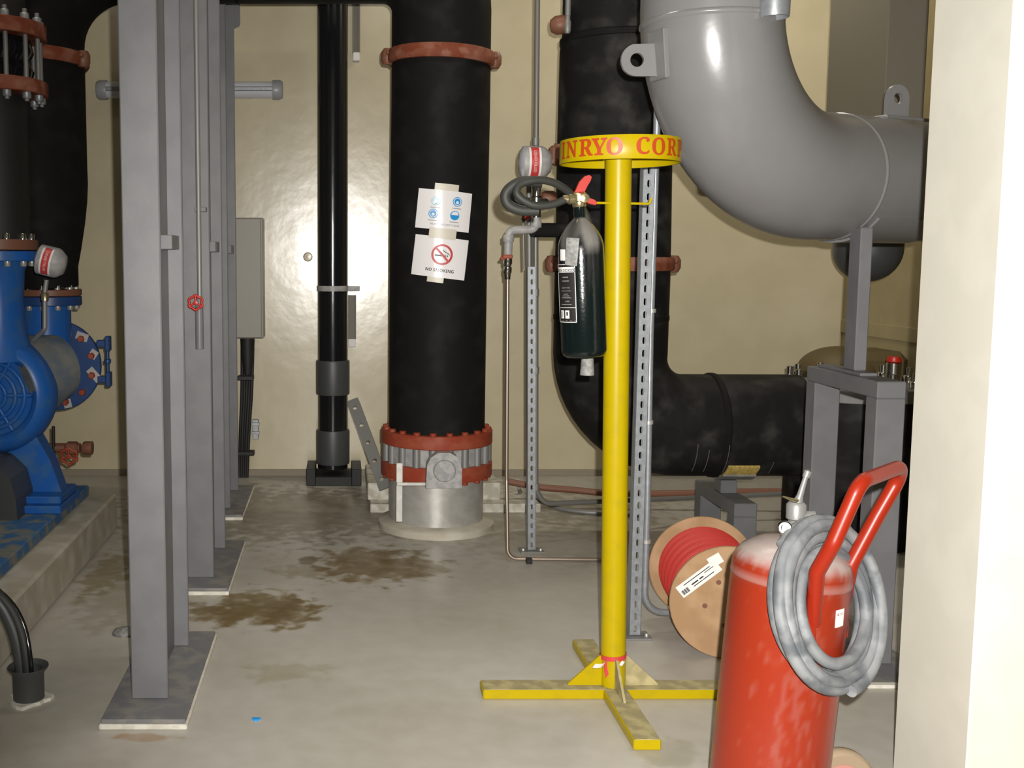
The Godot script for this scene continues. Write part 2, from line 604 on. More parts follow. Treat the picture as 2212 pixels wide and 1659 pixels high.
# floor coating with its wear, the dried stains and broad darker patches far back, 6 m square from (-2.4, -7.4)
func floor_image() -> ImageTexture:
	var w := 1024
	noise("floor_big", 0.006, 5, w)
	noise("floor_fine", 0.05, 4, w)
	var A: PackedByteArray = noises["floor_big"].get_data()
	var B: PackedByteArray = noises["floor_fine"].get_data()
	var out := PackedByteArray()
	out.resize(w * w * 3)
	for i in w * w:
		var t := (A[i] * 0.65 + B[i] * 0.35 - 96.0) / 100.0
		out[i * 3] = int(clampf(178 + t * 12, 0, 255))
		out[i * 3 + 1] = int(clampf(173 + t * 13, 0, 255))
		out[i * 3 + 2] = int(clampf(162 + t * 15, 0, 255))
	# x, z, half width, half depth, strength, r, g, b
	for s in [[0.16, -5.15, 0.30, 0.36, 0.75, 106, 84, 46], [0.36, -5.1, 0.2, 0.2, 0.6, 112, 92, 52], [-0.17, -5.2, 0.06, 0.09, 0.7, 92, 76, 46], [-0.16, -5.02, 0.2, 0.12, 0.35, 120, 100, 66],
			[-0.36, -4.48, 0.27, 0.27, 0.75, 104, 82, 40], [-0.22, -4.42, 0.13, 0.24, 0.7, 98, 76, 36], [-0.5, -4.4, 0.2, 0.16, 0.6, 112, 92, 50],
			[-1.12, -5.0, 0.12, 0.4, 0.45, 116, 96, 58], [-0.9, -4.6, 0.3, 0.5, 0.3, 140, 128, 100], [0.2, -6.3, 1.8, 0.7, 0.5, 126, 118, 100], [-0.35, -6.2, 0.9, 0.8, 0.5, 118, 110, 92],  # last two entries: broad darker patches towards the rear wall
			[-0.2, -3.75, 0.16, 0.1, 0.3, 140, 130, 92], [-0.62, -3.22, 0.12, 0.03, 0.5, 160, 118, 84], [1.0, -3.1, 0.12, 0.12, 0.5, 150, 146, 126], [1.35, -5.6, 0.9, 0.5, 0.3, 140, 134, 118]]:
		var px := int((s[0] + 2.4) / 6.0 * w)
		var pz := int((s[1] + 7.4) / 6.0 * w)
		var rx := int(s[2] * 1.5 / 6.0 * w)
		var rz := int(s[3] * 1.5 / 6.0 * w)
		for y in range(maxi(pz - rz, 0), mini(pz + rz, w)):
			for x in range(maxi(px - rx, 0), mini(px + rx, w)):
				var i := y * w + x
				var d := Vector2(float(x - px) / (s[2] / 6.0 * w), float(y - pz) / (s[3] / 6.0 * w)).length()
				d += (A[(i * 7) % (w * w)] * 0.0 + B[i] - 128.0) / 128.0 * 0.55
				var k: float = smoothstep(1.05, 0.55, d) * s[4] * (0.55 + 0.45 * B[(i + 5000) % (w * w)] / 160.0)
				for c in 3:
					out[i * 3 + c] = int(clampf(lerpf(out[i * 3 + c], s[5 + c], clampf(k, 0, 1)), 0, 255))
	return ImageTexture.create_from_image(Image.create_from_data(w, w, false, Image.FORMAT_RGB8, out))

func room():
	var g := G.new()
	g.span(Vector3(-4.4, -0.2, -7.5), Vector3(3.65, 0.0, 1.8), 0)
	struct("floor", g, mats.floor, "grey-beige coated concrete floor with brown dried stains")
	g = G.new()
	g.span(Vector3(-4.4, 4.2, -7.5), Vector3(3.65, 4.4, 1.8), 0)
	struct("ceiling", g, mats.ceiling_paint)
	g = G.new()
	g.span(Vector3(-4.4, 0, -7.51), Vector3(3.65, 4.2, -7.31), 0)
	struct("wall_back", g, mats.cream_paint, "glossy cream painted rear wall")
	g = G.new()
	g.span(Vector3(-4.4, 0, -7.31), Vector3(-4.2, 4.2, 1.8), 0)
	struct("wall_left", g, mats.cream_plain)
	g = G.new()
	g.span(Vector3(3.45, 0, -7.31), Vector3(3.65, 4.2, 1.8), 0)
	struct("wall_right", g, mats.shaded_wall)  # darker than the other walls: its shade is put into the colour
	g = G.new()
	g.span(Vector3(1.573, 0, -2.9), Vector3(3.45, 4.2, -2.56), 0.004)
	g.span(Vector3(-4.2, 0, -2.9), Vector3(-1.25, 4.2, -2.56), 0.004)
	g.span(Vector3(-1.25, 2.75, -2.9), Vector3(1.573, 4.2, -2.56), 0)
	struct("wall_front", g, mats.cream_plain, "pale cream wall end beside the wide doorway, close on the right")
	g = G.new()
	g.span(Vector3(-4.2, 0, 1.6), Vector3(3.45, 4.2, 1.8), 0)
	struct("wall_rear", g, mats.cream_plain)
	g = G.new()
	g.span(Vector3(-4.2, 0, -7.31), Vector3(3.45, 0.045, -7.29), 0.002)
	struct("baseboard_back", g, mats.skirting)
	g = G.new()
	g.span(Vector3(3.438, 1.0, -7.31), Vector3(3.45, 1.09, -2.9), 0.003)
	struct("trim_1", g, mats.shaded_wall)
	var k := 0
	for p in [Vector3(-1.6, 4.05, -4.6), Vector3(2.5, 4.05, -6.0), Vector3(0.6, 4.05, -4.4)]:
		var t := thing("ceiling_light", ["ceiling batten above the blue pump", "ceiling batten above the black vessel", "ceiling batten above the yellow stand"][k], "lamp", p, "ceiling battens")
		k += 1
		g = G.new()
		g.span(p + Vector3(-0.62, 0.02, -0.07), p + Vector3(0.62, 0.15, 0.07), 0.01)
		part(t, "housing", g, mats.grey_paint)
		g = G.new()
		g.span(p + Vector3(-0.6, -0.03, -0.06), p + Vector3(0.6, 0.02, 0.06), 0.015)
		part(t, "diffuser", g, mats.batten_glow)

func columns():
	var spots := [[-0.700, -0.578, -3.44, -3.95, "nearest wide-flange grey steel column, its base plate at the front of the row"],
		[-0.708, -0.586, -4.81, -5.33, "middle grey steel column of the row, standing just behind the nearest column"],
		[-0.775, -0.650, -6.19, -6.70, "farthest grey steel column of the row, close to the rear wall"]]
	var k := 0
	for s in spots:
		var x0: float = s[0]
		var x1: float = s[1]
		var z0: float = s[2]
		var z1: float = s[3]
		var xm := (x0 + x1) / 2
		var t := thing("steel_column", s[4], "column", Vector3(xm, 0, (z0 + z1) / 2))
		var g := G.new()
		g.span(Vector3(x0, 0.032, z0 - 0.02), Vector3(x1, 4.2, z0), 0.004)
		part(t, "flange", g, mats.grey_paint)
		g = G.new()
		g.span(Vector3(x0, 0.032, z1), Vector3(x1, 4.2, z1 + 0.02), 0.004)
		part(t, "flange", g, mats.grey_paint)
		g = G.new()
		g.span(Vector3(xm - 0.007, 0.032, z1 + 0.02), Vector3(xm + 0.007, 4.2, z0 - 0.02), 0)
		part(t, "web", g, mats.grey_paint)
		g = G.new()
		g.span(Vector3(x0 - 0.068, 0.018, z1 - 0.15), Vector3(x1 + 0.082, 0.032, z0 + 0.16), 0.003)
		part(t, "base_plate", g, mats.plate_grey)
		g = G.new()
		g.span(Vector3(x0 - 0.074, 0, z1 - 0.155), Vector3(x1 + 0.088, 0.018, z0 + 0.168), 0.004)
		part(t, "grout_bed", g, mats.grout)
		g = G.new()
		for y in [0.0, 1.535, 3.2]:
			if y > 0:
				g.span(Vector3(xm + 0.007, y, z1 + 0.02), Vector3(x1 - 0.012, y + 0.05, z1 + 0.19), 0.002)
		part(t, "stiffener", g, mats.grey_paint)
		if k == 2:
			g = G.new()
			g.prism([Vector2(x1 - 0.06, 3.3), Vector2(x1 + 0.035, 3.05), Vector2(x1 + 0.035, 2.93), Vector2(x1 - 0.03, 2.9), Vector2(x1 - 0.06, 3.0)], z1 - 0.03, z1 - 0.01)
			part(t, "gusset", g, mats.grey_paint)
		k += 1
	# thin pipe with a red handwheel strapped to the middle column
	var t := thing("drain_valve", "thin pipe with small red handwheel in front of the middle column", "valve", Vector3(-0.63, 1.1, -4.72))
	var g := G.new()
	g.tube([Vector3(-0.627, 1.33, -4.76), Vector3(-0.627, 4.2, -4.76)], 0.011, 12)
	part(t, "pipe", g, mats.galvanised_dull)
	g = G.new()
	g.lathe([Vector2(0, 1.1), Vector2(0.0185, 1.1), Vector2(0.0185, 1.29), Vector2(0.012, 1.33), Vector2(0, 1.33)], at(Vector3(-0.63, 0, -4.76)), 16)
	part(t, "drop_leg", g, mats.grey_paint)
	g = G.new()
	g.box(Vector3(-0.62, 1.72, -4.785), Vector3(0.05, 0.02, 0.05), 0.002)
	part(t, "pipe_clip", g, mats.grey_paint)
	handwheel(t, Vector3(-0.64, 1.309, -4.715), Vector3(0, 0, 1), 0.03, mats.red_plastic)

func handwheel(t: Node3D, p: Vector3, d: Vector3, r: float, m: Material):
	var g := G.new()
	var T := along(p, d)
	var ring := []
	for i in 36:
		var a := TAU * i / 36
		ring.append(T * (Vector3(sin(a), 0, cos(a)) * (r * (1.0 + 0.09 * cos(a * 6)))))
	g.tube(ring, r * 0.2, 8, true)
	for i in 3:
		var a := TAU * i / 3
		var o := Vector3(sin(a), 0, cos(a)) * r
		g.tube([T * Vector3.ZERO, T * o], r * 0.16, 6)
	g.lathe([Vector2(0, -0.015), Vector2(r * 0.35, -0.015), Vector2(r * 0.35, 0.006), Vector2(0, 0.008)], T, 12)
	part(t, "handwheel", g, m, "red handwheel")

func wall_fittings():
	# unlit weatherproof tube lamp
	var t := thing("wall_lamp", "unlit grey tubular lamp fixed level across the rear wall behind the columns", "lamp", Vector3(-1.0, 2.62, -7.22))
	var g := G.new()
	var T := along(Vector3(-1.0, 2.62, -7.235), Vector3.RIGHT)
	g.lathe([Vector2(0.056, -0.58), Vector2(0.056, 0.58)], T, 28)
	part(t, "diffuser", g, mats.lamp_shell)
	g = G.new()
	g.span(Vector3(-1.58, 2.605, -7.20), Vector3(-0.42, 2.635, -7.176), 0.006)
	part(t, "reflector_strip", g, mats.galvanised)
	for s in [-1.0, 1.0]:
		g = G.new()
		g.lathe([Vector2(0.063, 0.55), Vector2(0.065, 0.56), Vector2(0.065, 0.6), Vector2(0.055, 0.617), Vector2(0, 0.62)], along(Vector3(-1.0, 2.62, -7.235), Vector3(s, 0, 0)), 28)
		part(t, "end_cap", g, mats.cap_grey)
		g = G.new()
		g.span(Vector3(-1.0 + s * 0.4 - 0.02, 2.57, -7.31), Vector3(-1.0 + s * 0.4 + 0.02, 2.67, -7.27), 0.003)
		part(t, "mounting_clip", g, mats.steel)
	# electrical panel
	t = thing("electrical_panel", "grey wall-mounted electrical panel box right behind the columns", "panel", Vector3(-0.72, 0.969, -7.23))
	g = G.new()
	g.span(Vector3(-0.93, 0.969, -7.31), Vector3(-0.515, 1.775, -7.15), 0.006)
	part(t, "enclosure", g, mats.panel_grey)
	g = G.new()
	g.span(Vector3(-0.925, 0.975, -7.15), Vector3(-0.527, 1.77, -7.128), 0.005)
	part(t, "door", g, mats.panel_grey)
	t = thing("cable_bundle", "black cable bundle dropping from the grey electrical panel to the floor", "cables", Vector3(-0.65, 0, -7.24))
	g = G.new()
	g.lathe([Vector2(0.03, 0.72), Vector2(0.046, 0.86), Vector2(0.05, 0.97), Vector2(0, 0.97)], at(Vector3(-0.632, 0, -7.235)), 16)
	part(t, "cable_boot", g, mats.matt_black)
	for i in 5:
		g = G.new()
		var dx := (i - 2) * 0.018
		g.tube(smooth([Vector3(-0.632 + dx, 0.9, -7.235 + 0.015 * (i % 2)), Vector3(-0.64 + dx * 0.9, 0.6, -7.235), Vector3(-0.658 + dx * 0.8, 0.3, -7.24 + 0.012 * (i % 2)), Vector3(-0.67 + dx * 0.7, 0.0, -7.24)]), 0.012, 8)
		part(t, "cable", g, mats.matt_black)
	for y in [0.68, 0.16]:
		g = G.new()
		g.span(Vector3(-0.70, y, -7.27), Vector3(-0.59, y + 0.03, -7.19), 0.004)
		part(t, "cable_tie", g, mats.matt_black)
	t = thing("wall_bracket", "small galvanised channel bracket on the rear wall beside the cable bundle", "bracket", Vector3(-0.585, 0.29, -7.28))
	g = G.new()
	g.span(Vector3(-0.605, 0.26, -7.31), Vector3(-0.565, 0.40, -7.27), 0.003)
	g.span(Vector3(-0.61, 0.30, -7.27), Vector3(-0.555, 0.32, -7.25), 0.002)
	g.span(Vector3(-0.61, 0.36, -7.27), Vector3(-0.555, 0.38, -7.25), 0.002)
	part(t, "channel", g, mats.galvanised)
	g = G.new()
	g.lathe([Vector2(0.032, 0), Vector2(0.032, 0.012), Vector2(0.025, 0.02), Vector2(0, 0.022)], along(Vector3(-0.221, 1.516, -7.31), Vector3.BACK), 20)
	single("junction_box", g, mats.cream_paint, "small round cream junction box lid on the rear wall left of the drain pipe", "junction box", Vector3(-0.221, 1.516, -7.31))
	t = thing("wall_hook", "small black bent bracket on the rear wall under the grey elbow", "bracket", Vector3(2.45, 2.03, -7.28))
	g = G.new()
	g.tube(bent([Vector3(2.43, 2.10, -7.28), Vector3(2.43, 2.0, -7.28), Vector3(2.52, 1.98, -7.28), Vector3(2.56, 1.98, -7.28)], 0.015), 0.011, 8)
	part(t, "rod", g, mats.matt_black)
	g = G.new()
	g.lathe([Vector2(0.02, 0), Vector2(0.02, 0.03), Vector2(0, 0.03)], along(Vector3(2.555, 1.98, -7.31), Vector3.BACK), 10)
	part(t, "foot", g, mats.matt_black)

func drain_stack():
	var T := at(Vector3(-0.05, 0, -7.1))
	var t := thing("drain_pipe", "glossy black vertical plastic drain pipe against the rear wall", "pipe", Vector3(-0.05, 0, -7.1))
	var g := G.new()
	g.lathe([Vector2(0.1, 0.1), Vector2(0.1, 4.2)], T, 40)
	part(t, "pipe", g, mats.gloss_black)
	for y in [0.60, 0.13]:
		g = G.new()
		g.lathe([Vector2(0.1, y), Vector2(0.111, y), Vector2(0.113, y + 0.01), Vector2(0.113, y + 0.215), Vector2(0.11, y + 0.228), Vector2(0.1, y + 0.23)], T, 40)
		part(t, "coupling", g, mats.grey_pvc, "grey socket coupling")
	g = G.new()
	g.lathe([Vector2(0.1, 1.29), Vector2(0.106, 1.29), Vector2(0.106, 1.325), Vector2(0.1, 1.325)], T, 40)
	g.span(Vector3(0.05, 1.292, -7.07), Vector3(0.13, 1.323, -7.063), 0.001)
	g.span(Vector3(0.05, 1.292, -7.04), Vector3(0.10, 1.323, -7.033), 0.001)
	part(t, "pipe_clamp", g, mats.alloy_grey, "pale strap clamp")
	g = G.new()
	g.span(Vector3(-0.225, 0, -7.27), Vector3(-0.165, 0.115, -6.96), 0.004)
	g.span(Vector3(0.075, 0, -7.27), Vector3(0.141, 0.115, -6.96), 0.004)
	g.span(Vector3(-0.165, 0, -7.27), Vector3(0.075, 0.06, -6.96), 0.002)
	part(t, "floor_shoe", g, mats.matt_black)
	for s in [[0.905, 1.255, 0.053, 0.108, "lower dark wall channel with a pale end beside the drain pipe"], [2.81, 3.6, 0.082, 0.131, "upper dark wall channel with a pale end beside the drain pipe"]]:
		t = thing("wall_channel", s[4], "channel", Vector3(s[2], s[0], -7.25))
		g = G.new()
		g.span(Vector3(s[2], s[0] + 0.055, -7.31), Vector3(s[2] + 0.012, s[1], -7.23), 0.001)
		g.span(Vector3(s[3] - 0.012, s[0] + 0.055, -7.31), Vector3(s[3], s[1], -7.23), 0.001)
		g.span(Vector3(s[2], s[0] + 0.055, -7.31), Vector3(s[3], s[1], -7.25), 0.001)
		part(t, "channel", g, mats.duct_grey)
		g = G.new()
		g.span(Vector3(s[2] + 0.002, s[0], -7.31), Vector3(s[3] - 0.002, s[0] + 0.055, -7.228), 0.004)
		part(t, "end_cap", g, mats.paper_matt, "pale plastic end cap")
	# a holed flat bar leaning on the pipe collar
	t = thing("perforated_bar", "grey perforated steel angle leaning towards the central black pipe", "bar", Vector3(0.25, 0, -6.4))
	g = G.new()
	var lo := Vector3(0.262, 0.165, -6.12)
	var hi := Vector3(0.075, 0.625, -6.62)
	var d := (hi - lo).normalized()
	var side := d.cross(Vector3(0, 0, 1)).normalized()
	var F := Transform3D(Basis(side, d, side.cross(d)), lo)
	var n := 5
	var L := lo.distance_to(hi)
	for i in n:
		var y0 := L * i / n
		var y1 := L * (i + 1) / n
		var o := cell(-0.034, 0.034, y0, y1)
		var inn := []
		for q in circle(0.014, 24, Vector2(0, (y0 + y1) / 2)):
			inn.append(q)
		g.ringplate(o, inn, -0.003, 0.003, place(F))
	part(t, "plate", g, mats.galvanised_dull)
	g = G.new()
	g.box(F * Vector3(0.034, L / 2, -0.03), Vector3(0.006, L, 0.06), 0.001, F.basis)
	part(t, "edge_flange", g, mats.galvanised_dull)

# 24 points round a rectangle, starting at angle 0, to pair with circle(r, 24)
func cell(x0: float, x1: float, y0: float, y1: float) -> Array:
	var c := Vector2((x0 + x1) / 2, (y0 + y1) / 2)
	var h := Vector2((x1 - x0) / 2, (y1 - y0) / 2)
	var out := []
	for i in 24:
		var a := TAU * i / 24
		var d := Vector2(cos(a), sin(a))
		var k := minf(h.x / maxf(absf(d.x), 1e-6), h.y / maxf(absf(d.y), 1e-6))
		out.append(c + d * k)
	# pull the nearest point onto each corner
	for s in [[1, 1], [-1, 1], [-1, -1], [1, -1]]:
		var corner := c + Vector2(h.x * s[0], h.y * s[1])
		var best := 0
		for i in 24:
			if out[i].distance_to(corner) < out[best].distance_to(corner):
				best = i
		out[best] = corner
	return out

func slot(w: float, h: float, c: Vector2) -> Array:
	var out := []
	for i in 24:
		var a := TAU * i / 24
		var p := Vector2(cos(a), sin(a)) * w
		p.y += (h - w) * signf(sin(a)) * minf(1.0, absf(sin(a)) * 3.0)
		out.append(c + p)
	return out

func ring_band(t: Node3D, p: Vector3, r: float, h: float, tilt: float, ball_angles: Array, called := "coupling_ring"):
	var T := at(p, Vector3(0, 0, tilt))
	var g := G.new()
	g.lathe([Vector2(r, -h), Vector2(r + 0.018, -h), Vector2(r + 0.026, -h * 0.6), Vector2(r + 0.026, h * 0.6), Vector2(r + 0.018, h), Vector2(r, h)], T, 56)
	var ring := part(t, called, g, mats.rust_band, "rusty brown coupling ring")
	for a in ball_angles:
		g = G.new()
		var d := Vector3(sin(a), 0, cos(a))
		g.lathe([Vector2(0, -0.045), Vector2(0.026, -0.042), Vector2(0.038, -0.02), Vector2(0.038, 0.02), Vector2(0.026, 0.042), Vector2(0, 0.045)], T * at(d * (r + 0.02)), 16)
		g.lathe([Vector2(0.014, 0), Vector2(0.014, 0.012), Vector2(0.008, 0.02), Vector2(0, 0.021)], T * along(d * (r + 0.02) + Vector3(0, 0.012, 0.03), Vector3(0, 0.2, 1)), 10)
		part(ring, "bolt_lug", g, mats.brown_iron)

func flange_disc(t: Node3D, called: String, T: Transform3D, r: float, h: float, m: Material, label := "") -> MeshInstance3D:
	var g := G.new()
	g.lathe([Vector2(0, -h / 2), Vector2(r - 0.004, -h / 2), Vector2(r, -h / 2 + 0.004), Vector2(r, h / 2 - 0.004), Vector2(r - 0.004, h / 2), Vector2(0, h / 2)], T, 48)
	return part(t, called, g, m, label)

func bolts(t: Node3D, T: Transform3D, r: float, k: int, y: float, size: float, m: Material, up := 1.0, shift := 0.13):
	for i in k:
		var a := TAU * (i + shift) / k
		var g := G.new()
		hexbolt(g, T * Transform3D(Basis(Vector3.RIGHT, 0.0 if up > 0 else PI), Vector3(sin(a) * r, y, cos(a) * r)), size, size * 1.5)
		part(t, "bolt", g, m)

func left_pipes_and_pump():
	# suction drop: comes off the header overhead, turns down and narrows to the strainer flange
	var t := thing("insulated_pipe", "thick black insulated pipe behind the blue pump, narrowing to a brown flange", "pipe", Vector3(-1.64, 1.34, -5.9))
	var path := bent([Vector3(-0.56, 3.14, -5.9), Vector3(-1.655, 3.14, -5.9), Vector3(-1.655, 2.0, -5.9)], 0.5, 10)
	var rad := []
	for p in path:
		rad.append(0.266)
	for s in [[1.9, 0.262], [1.8, 0.25], [1.68, 0.228], [1.55, 0.198], [1.45, 0.172], [1.34, 0.166]]:
		path.append(Vector3(-1.655 + (2.0 - s[0]) * 0.06, s[0], -5.9)); rad.append(s[1])
	var g := G.new()
	g.tube(path, rad, 48)
	part(t, "pipe_body", g, mats.wrap_black)
	ring_band(t, Vector3(-1.655, 2.575, -5.9), 0.266, 0.035, -2.0, [1.35, -1.7])
	var T := at(Vector3(-1.615, 0, -5.9))
	t = thing("suction_strainer", "blue flanged suction elbow under the narrowed black pipe behind the pump", "pipe", Vector3(-1.615, 1.0, -5.9))
	flange_disc(t, "flange", at(Vector3(-1.615, 1.318, -5.9)), 0.181, 0.036, mats.brown_iron, "brown flange")
	flange_disc(t, "flange", at(Vector3(-1.615, 1.272, -5.9)), 0.181, 0.05, mats.blue_flange, "blue flange")
	bolts(t, T, 0.152, 12, 1.336, 0.016, mats.steel)
	bolts(t, T, 0.152, 12, 1.247, 0.016, mats.steel, -1.0)
	g = G.new()
	g.tube(bent([Vector3(-1.63, 1.25, -5.9), Vector3(-1.63, 0.94, -5.9), Vector3(-1.56, 0.94, -5.66)], 0.12), 0.135, 32)
	part(t, "elbow_body", g, mats.blue_paint)

	T = along(Vector3(-1.625, 0.897, -6.06), Vector3.BACK)
	var disc := flange_disc(t, "blind_flange", T, 0.258, 0.035, mats.blue_flange)
	for i in 12:
		var a := TAU * (i + 0.5) / 12
		g = G.new()
		var q := T * Transform3D(Basis(Vector3.UP, a), Vector3(sin(a) * 0.216, 0.018, cos(a) * 0.216))
		hexbolt(g, q, 0.02, 0.03)
		part(disc, "bolt", g, mats.red_oxide)
		if i % 5 == 2 or i == 3:
			continue
		g = G.new()
		g.box(q * Vector3(0.006, 0.002, 0.012), Vector3(0.05 + 0.02 * (i % 3), 0.004, 0.045), 0.001, q.basis * Basis(Vector3.UP, 1.3 * i))
		part(disc, "paper_tag", g, mats.paper_scrap)
	# coupling bracket at the rim of the suction flange
	g = G.new()
	for y in [1.022, 0.817]:
		g.box(Vector3(-1.362, y, -6.06), Vector3(0.05, 0.04, 0.05), 0.004)
		g.box(Vector3(-1.325, y, -6.06), Vector3(0.028, 0.085, 0.06), 0.005)
	g.tube([Vector3(-1.33, 0.985, -6.06), Vector3(-1.33, 0.855, -6.06)], 0.011, 10)
	g.lathe([Vector2(0, -0.02), Vector2(0.02, -0.01), Vector2(0.02, 0.01), Vector2(0, 0.02)], at(Vector3(-1.33, 0.92, -6.06)), 12)
	part(t, "flange_clamp", g, mats.blue_flange)

	# concrete plinth
	g = G.new()
	g.span(Vector3(-2.7, 0, -5.85), Vector3(-1.25, 0.2, -3.0), 0.012)
	single("concrete_plinth", g, mats.concrete, "long concrete plinth carrying the blue pump at the left", "plinth", Vector3(-1.9, 0, -4.4))

	t = thing("pump", "blue painted centrifugal pump on a blue base at the left edge", "pump", Vector3(-1.7, 0.2, -5.2))
	g = G.new()
	g.span(Vector3(-2.5, 0.2, -5.78), Vector3(-1.385, 0.26, -3.1), 0.008)
	part(t, "base_frame", g, mats.blue_dusty, "dusty blue base frame")
	# volute
	T = along(Vector3(-1.725, 0.83, -5.3), Vector3.BACK)
	g = G.new()
	g.lathe([Vector2(0.16, -0.2), Vector2(0.25, -0.14), Vector2(0.288, -0.09), Vector2(0.302, -0.03), Vector2(0.3, 0.03), Vector2(0.284, 0.08), Vector2(0.262, 0.108), Vector2(0.235, 0.115), Vector2(0.215, 0.1), Vector2(0.2, 0.075), Vector2(0.18, 0.07), Vector2(0.0, 0.085)], T, 56)
	part(t, "volute", g, mats.blue_paint)
	g = G.new()
	for r in [0.07, 0.12, 0.165]:
		var arc := []
		for i in 25:
			var a := TAU * i / 24
			arc.append(T * Vector3(sin(a) * r, 0.078, cos(a) * r))
		g.tube(arc, 0.012, 8, true)
	for i in 6:
		var a := TAU * (i + 0.5) / 6
		g.tube([T * Vector3(sin(a) * 0.07, 0.08, cos(a) * 0.07), T * Vector3(sin(a) * 0.2, 0.076, cos(a) * 0.2)], 0.011, 8)
	part(t, "cover_rib", g, mats.blue_paint)
	g = G.new()
	g.tube([Vector3(-1.69, 0.86, -5.36), Vector3(-1.6, 0.9, -5.46), Vector3(-1.52, 0.93, -5.53), Vector3(-1.485, 0.94, -5.58)], [0.262, 0.225, 0.185, 0.168], 36)
	part(t, "suction_cone", g, mats.dusty_grey, "dusty grey-blue suction cone")
	# discharge neck and flange
	T = at(Vector3(-1.7, 0, -5.3))
	g = G.new()
	g.lathe([Vector2(0.17, 1.0), Vector2(0.13, 1.15), Vector2(0.122, 1.3), Vector2(0.132, 1.44), Vector2(0.15, 1.49)], T, 40)
	part(t, "discharge_neck", g, mats.blue_paint)
	flange_disc(t, "discharge_flange", at(Vector3(-1.7, 1.515, -5.3)), 0.2, 0.05, mats.blue_paint)
	bolts(t, T, 0.17, 12, 1.49, 0.017, mats.steel, -1.0)
	# foot
	g = G.new()
	g.prism([Vector2(-1.72, 0.62), Vector2(-1.52, 0.62), Vector2(-1.455, 0.5), Vector2(-1.40, 0.335), Vector2(-1.60, 0.335), Vector2(-1.68, 0.45)], -5.38, -5.26)
	g.span(Vector3(-1.62, 0.3, -5.46), Vector3(-1.375, 0.338, -5.14), 0.006)
	g.span(Vector3(-1.62, 0.26, -5.5), Vector3(-1.365, 0.3, -5.1), 0.006)
	part(t, "foot", g, mats.blue_paint)
	g = G.new()
	g.prism([Vector2(-1.865, 0.26), Vector2(-1.865, 0.4), Vector2(-1.85, 0.47), Vector2(-1.8, 0.53), Vector2(-1.72, 0.56), Vector2(-1.64, 0.53), Vector2(-1.57, 0.46), Vector2(-1.545, 0.36), Vector2(-1.54, 0.26)], -5.3, -4.98)
	part(t, "coupling_guard", g, mats.grey_pvc, "dark grey coupling guard")

	# flexible connector above the pump, at the top left corner
	t = thing("expansion_joint", "flexible pipe joint with brown flanges and silver tie rods at the top left", "joint", Vector3(-1.7, 1.58, -5.3))
	g = G.new()
	g.lathe([Vector2(0.165, 1.58), Vector2(0.165, 2.31)], T, 40)
	part(t, "pipe", g, mats.matt_black)
	flange_disc(t, "flange", at(Vector3(-1.7, 1.57, -5.3)), 0.2, 0.052, mats.brown_iron, "brown lower flange")
	bolts(t, T, 0.17, 12, 1.596, 0.019, mats.chrome)
	flange_disc(t, "flange", at(Vector3(-1.7, 2.325, -5.3)), 0.268, 0.066, mats.rust_band, "rust brown flange")
	flange_disc(t, "flange", at(Vector3(-1.7, 2.595, -5.3)), 0.268, 0.07, mats.rust_band, "rust brown flange")
	g = G.new()
	g.lathe([Vector2(0.19, 2.35), Vector2(0.205, 2.41), Vector2(0.18, 2.45), Vector2(0.205, 2.5), Vector2(0.19, 2.565)], T, 40)
	part(t, "bellows", g, mats.gloss_black)
	g = G.new()
	g.lathe([Vector2(0.17, 2.63), Vector2(0.17, 3.6)], T, 40)
	part(t, "pipe", g, mats.matt_black)
	for i in 14:
		var a := TAU * (i + 0.35) / 14
		var p := Vector3(-1.7 + sin(a) * 0.236, 0, -5.3 + cos(a) * 0.236)
		g = G.new()
		g.tube([p + Vector3(0, 2.25, 0), p + Vector3(0, 2.68, 0)], 0.0115, 10)
		var rod := part(t, "tie_rod", g, mats.galvanised_dull)
		for s in [[2.63, 1.0], [2.292, -1.0]]:
			g = G.new()
			hexbolt(g, Transform3D(Basis(Vector3.RIGHT, 0.0 if s[1] > 0 else PI), p + Vector3(0, s[0], 0)), 0.022, 0.03)
			part(rod, "nut", g, mats.galvanised)

	gauge("pressure_gauge", "pressure gauge with a red and white banded rim above the blue pump", Vector3(-1.415, 1.49, -5.2), -14.0, 0.92)
	t = thing("gauge_tube", "thin silver tube below the gauge on the blue pump", "tube", Vector3(-1.44, 1.17, -5.2))
	g = G.new()
	g.tube(bent([Vector3(-1.43, 1.40, -5.2), Vector3(-1.44, 1.34, -5.2), Vector3(-1.445, 1.16, -5.2), Vector3(-1.52, 1.1, -5.26)], 0.02), 0.012, 10)
	part(t, "tube", g, mats.galvanised_dull)
	g = G.new()
	g.lathe([Vector2(0.02, 0), Vector2(0.02, 0.03), Vector2(0.014, 0.04), Vector2(0, 0.04)], at(Vector3(-1.44, 1.30, -5.2)), 6)
	part(t, "nut", g, mats.brass)

	t = thing("drain_valve", "rusty drain stub with red handwheel low behind the blue pump", "valve", Vector3(-1.43, 0.3, -5.6))
	g = G.new()
	g.tube([Vector3(-1.62, 0.5, -5.6), Vector3(-1.385, 0.5, -5.6)], 0.026, 16)
	g.lathe([Vector2(0.03, 0), Vector2(0.036, 0.01), Vector2(0.036, 0.05), Vector2(0, 0.05)], along(Vector3(-1.37, 0.5, -5.6), Vector3.RIGHT), 16)
	g.box(Vector3(-1.427, 0.5, -5.59), Vector3(0.07, 0.066, 0.07), 0.012)
	part(t, "pipe", g, mats.brown_iron)
	g = G.new()
	g.tube([Vector3(-1.52, 0.62, -5.58), Vector3(-1.525, 0.27, -5.58)], 0.009, 8)
	part(t, "drain_rod", g, mats.matt_black)
	handwheel(t, Vector3(-1.426, 0.47, -5.52), Vector3(0, -0.15, 1), 0.042, mats.red_oxide)

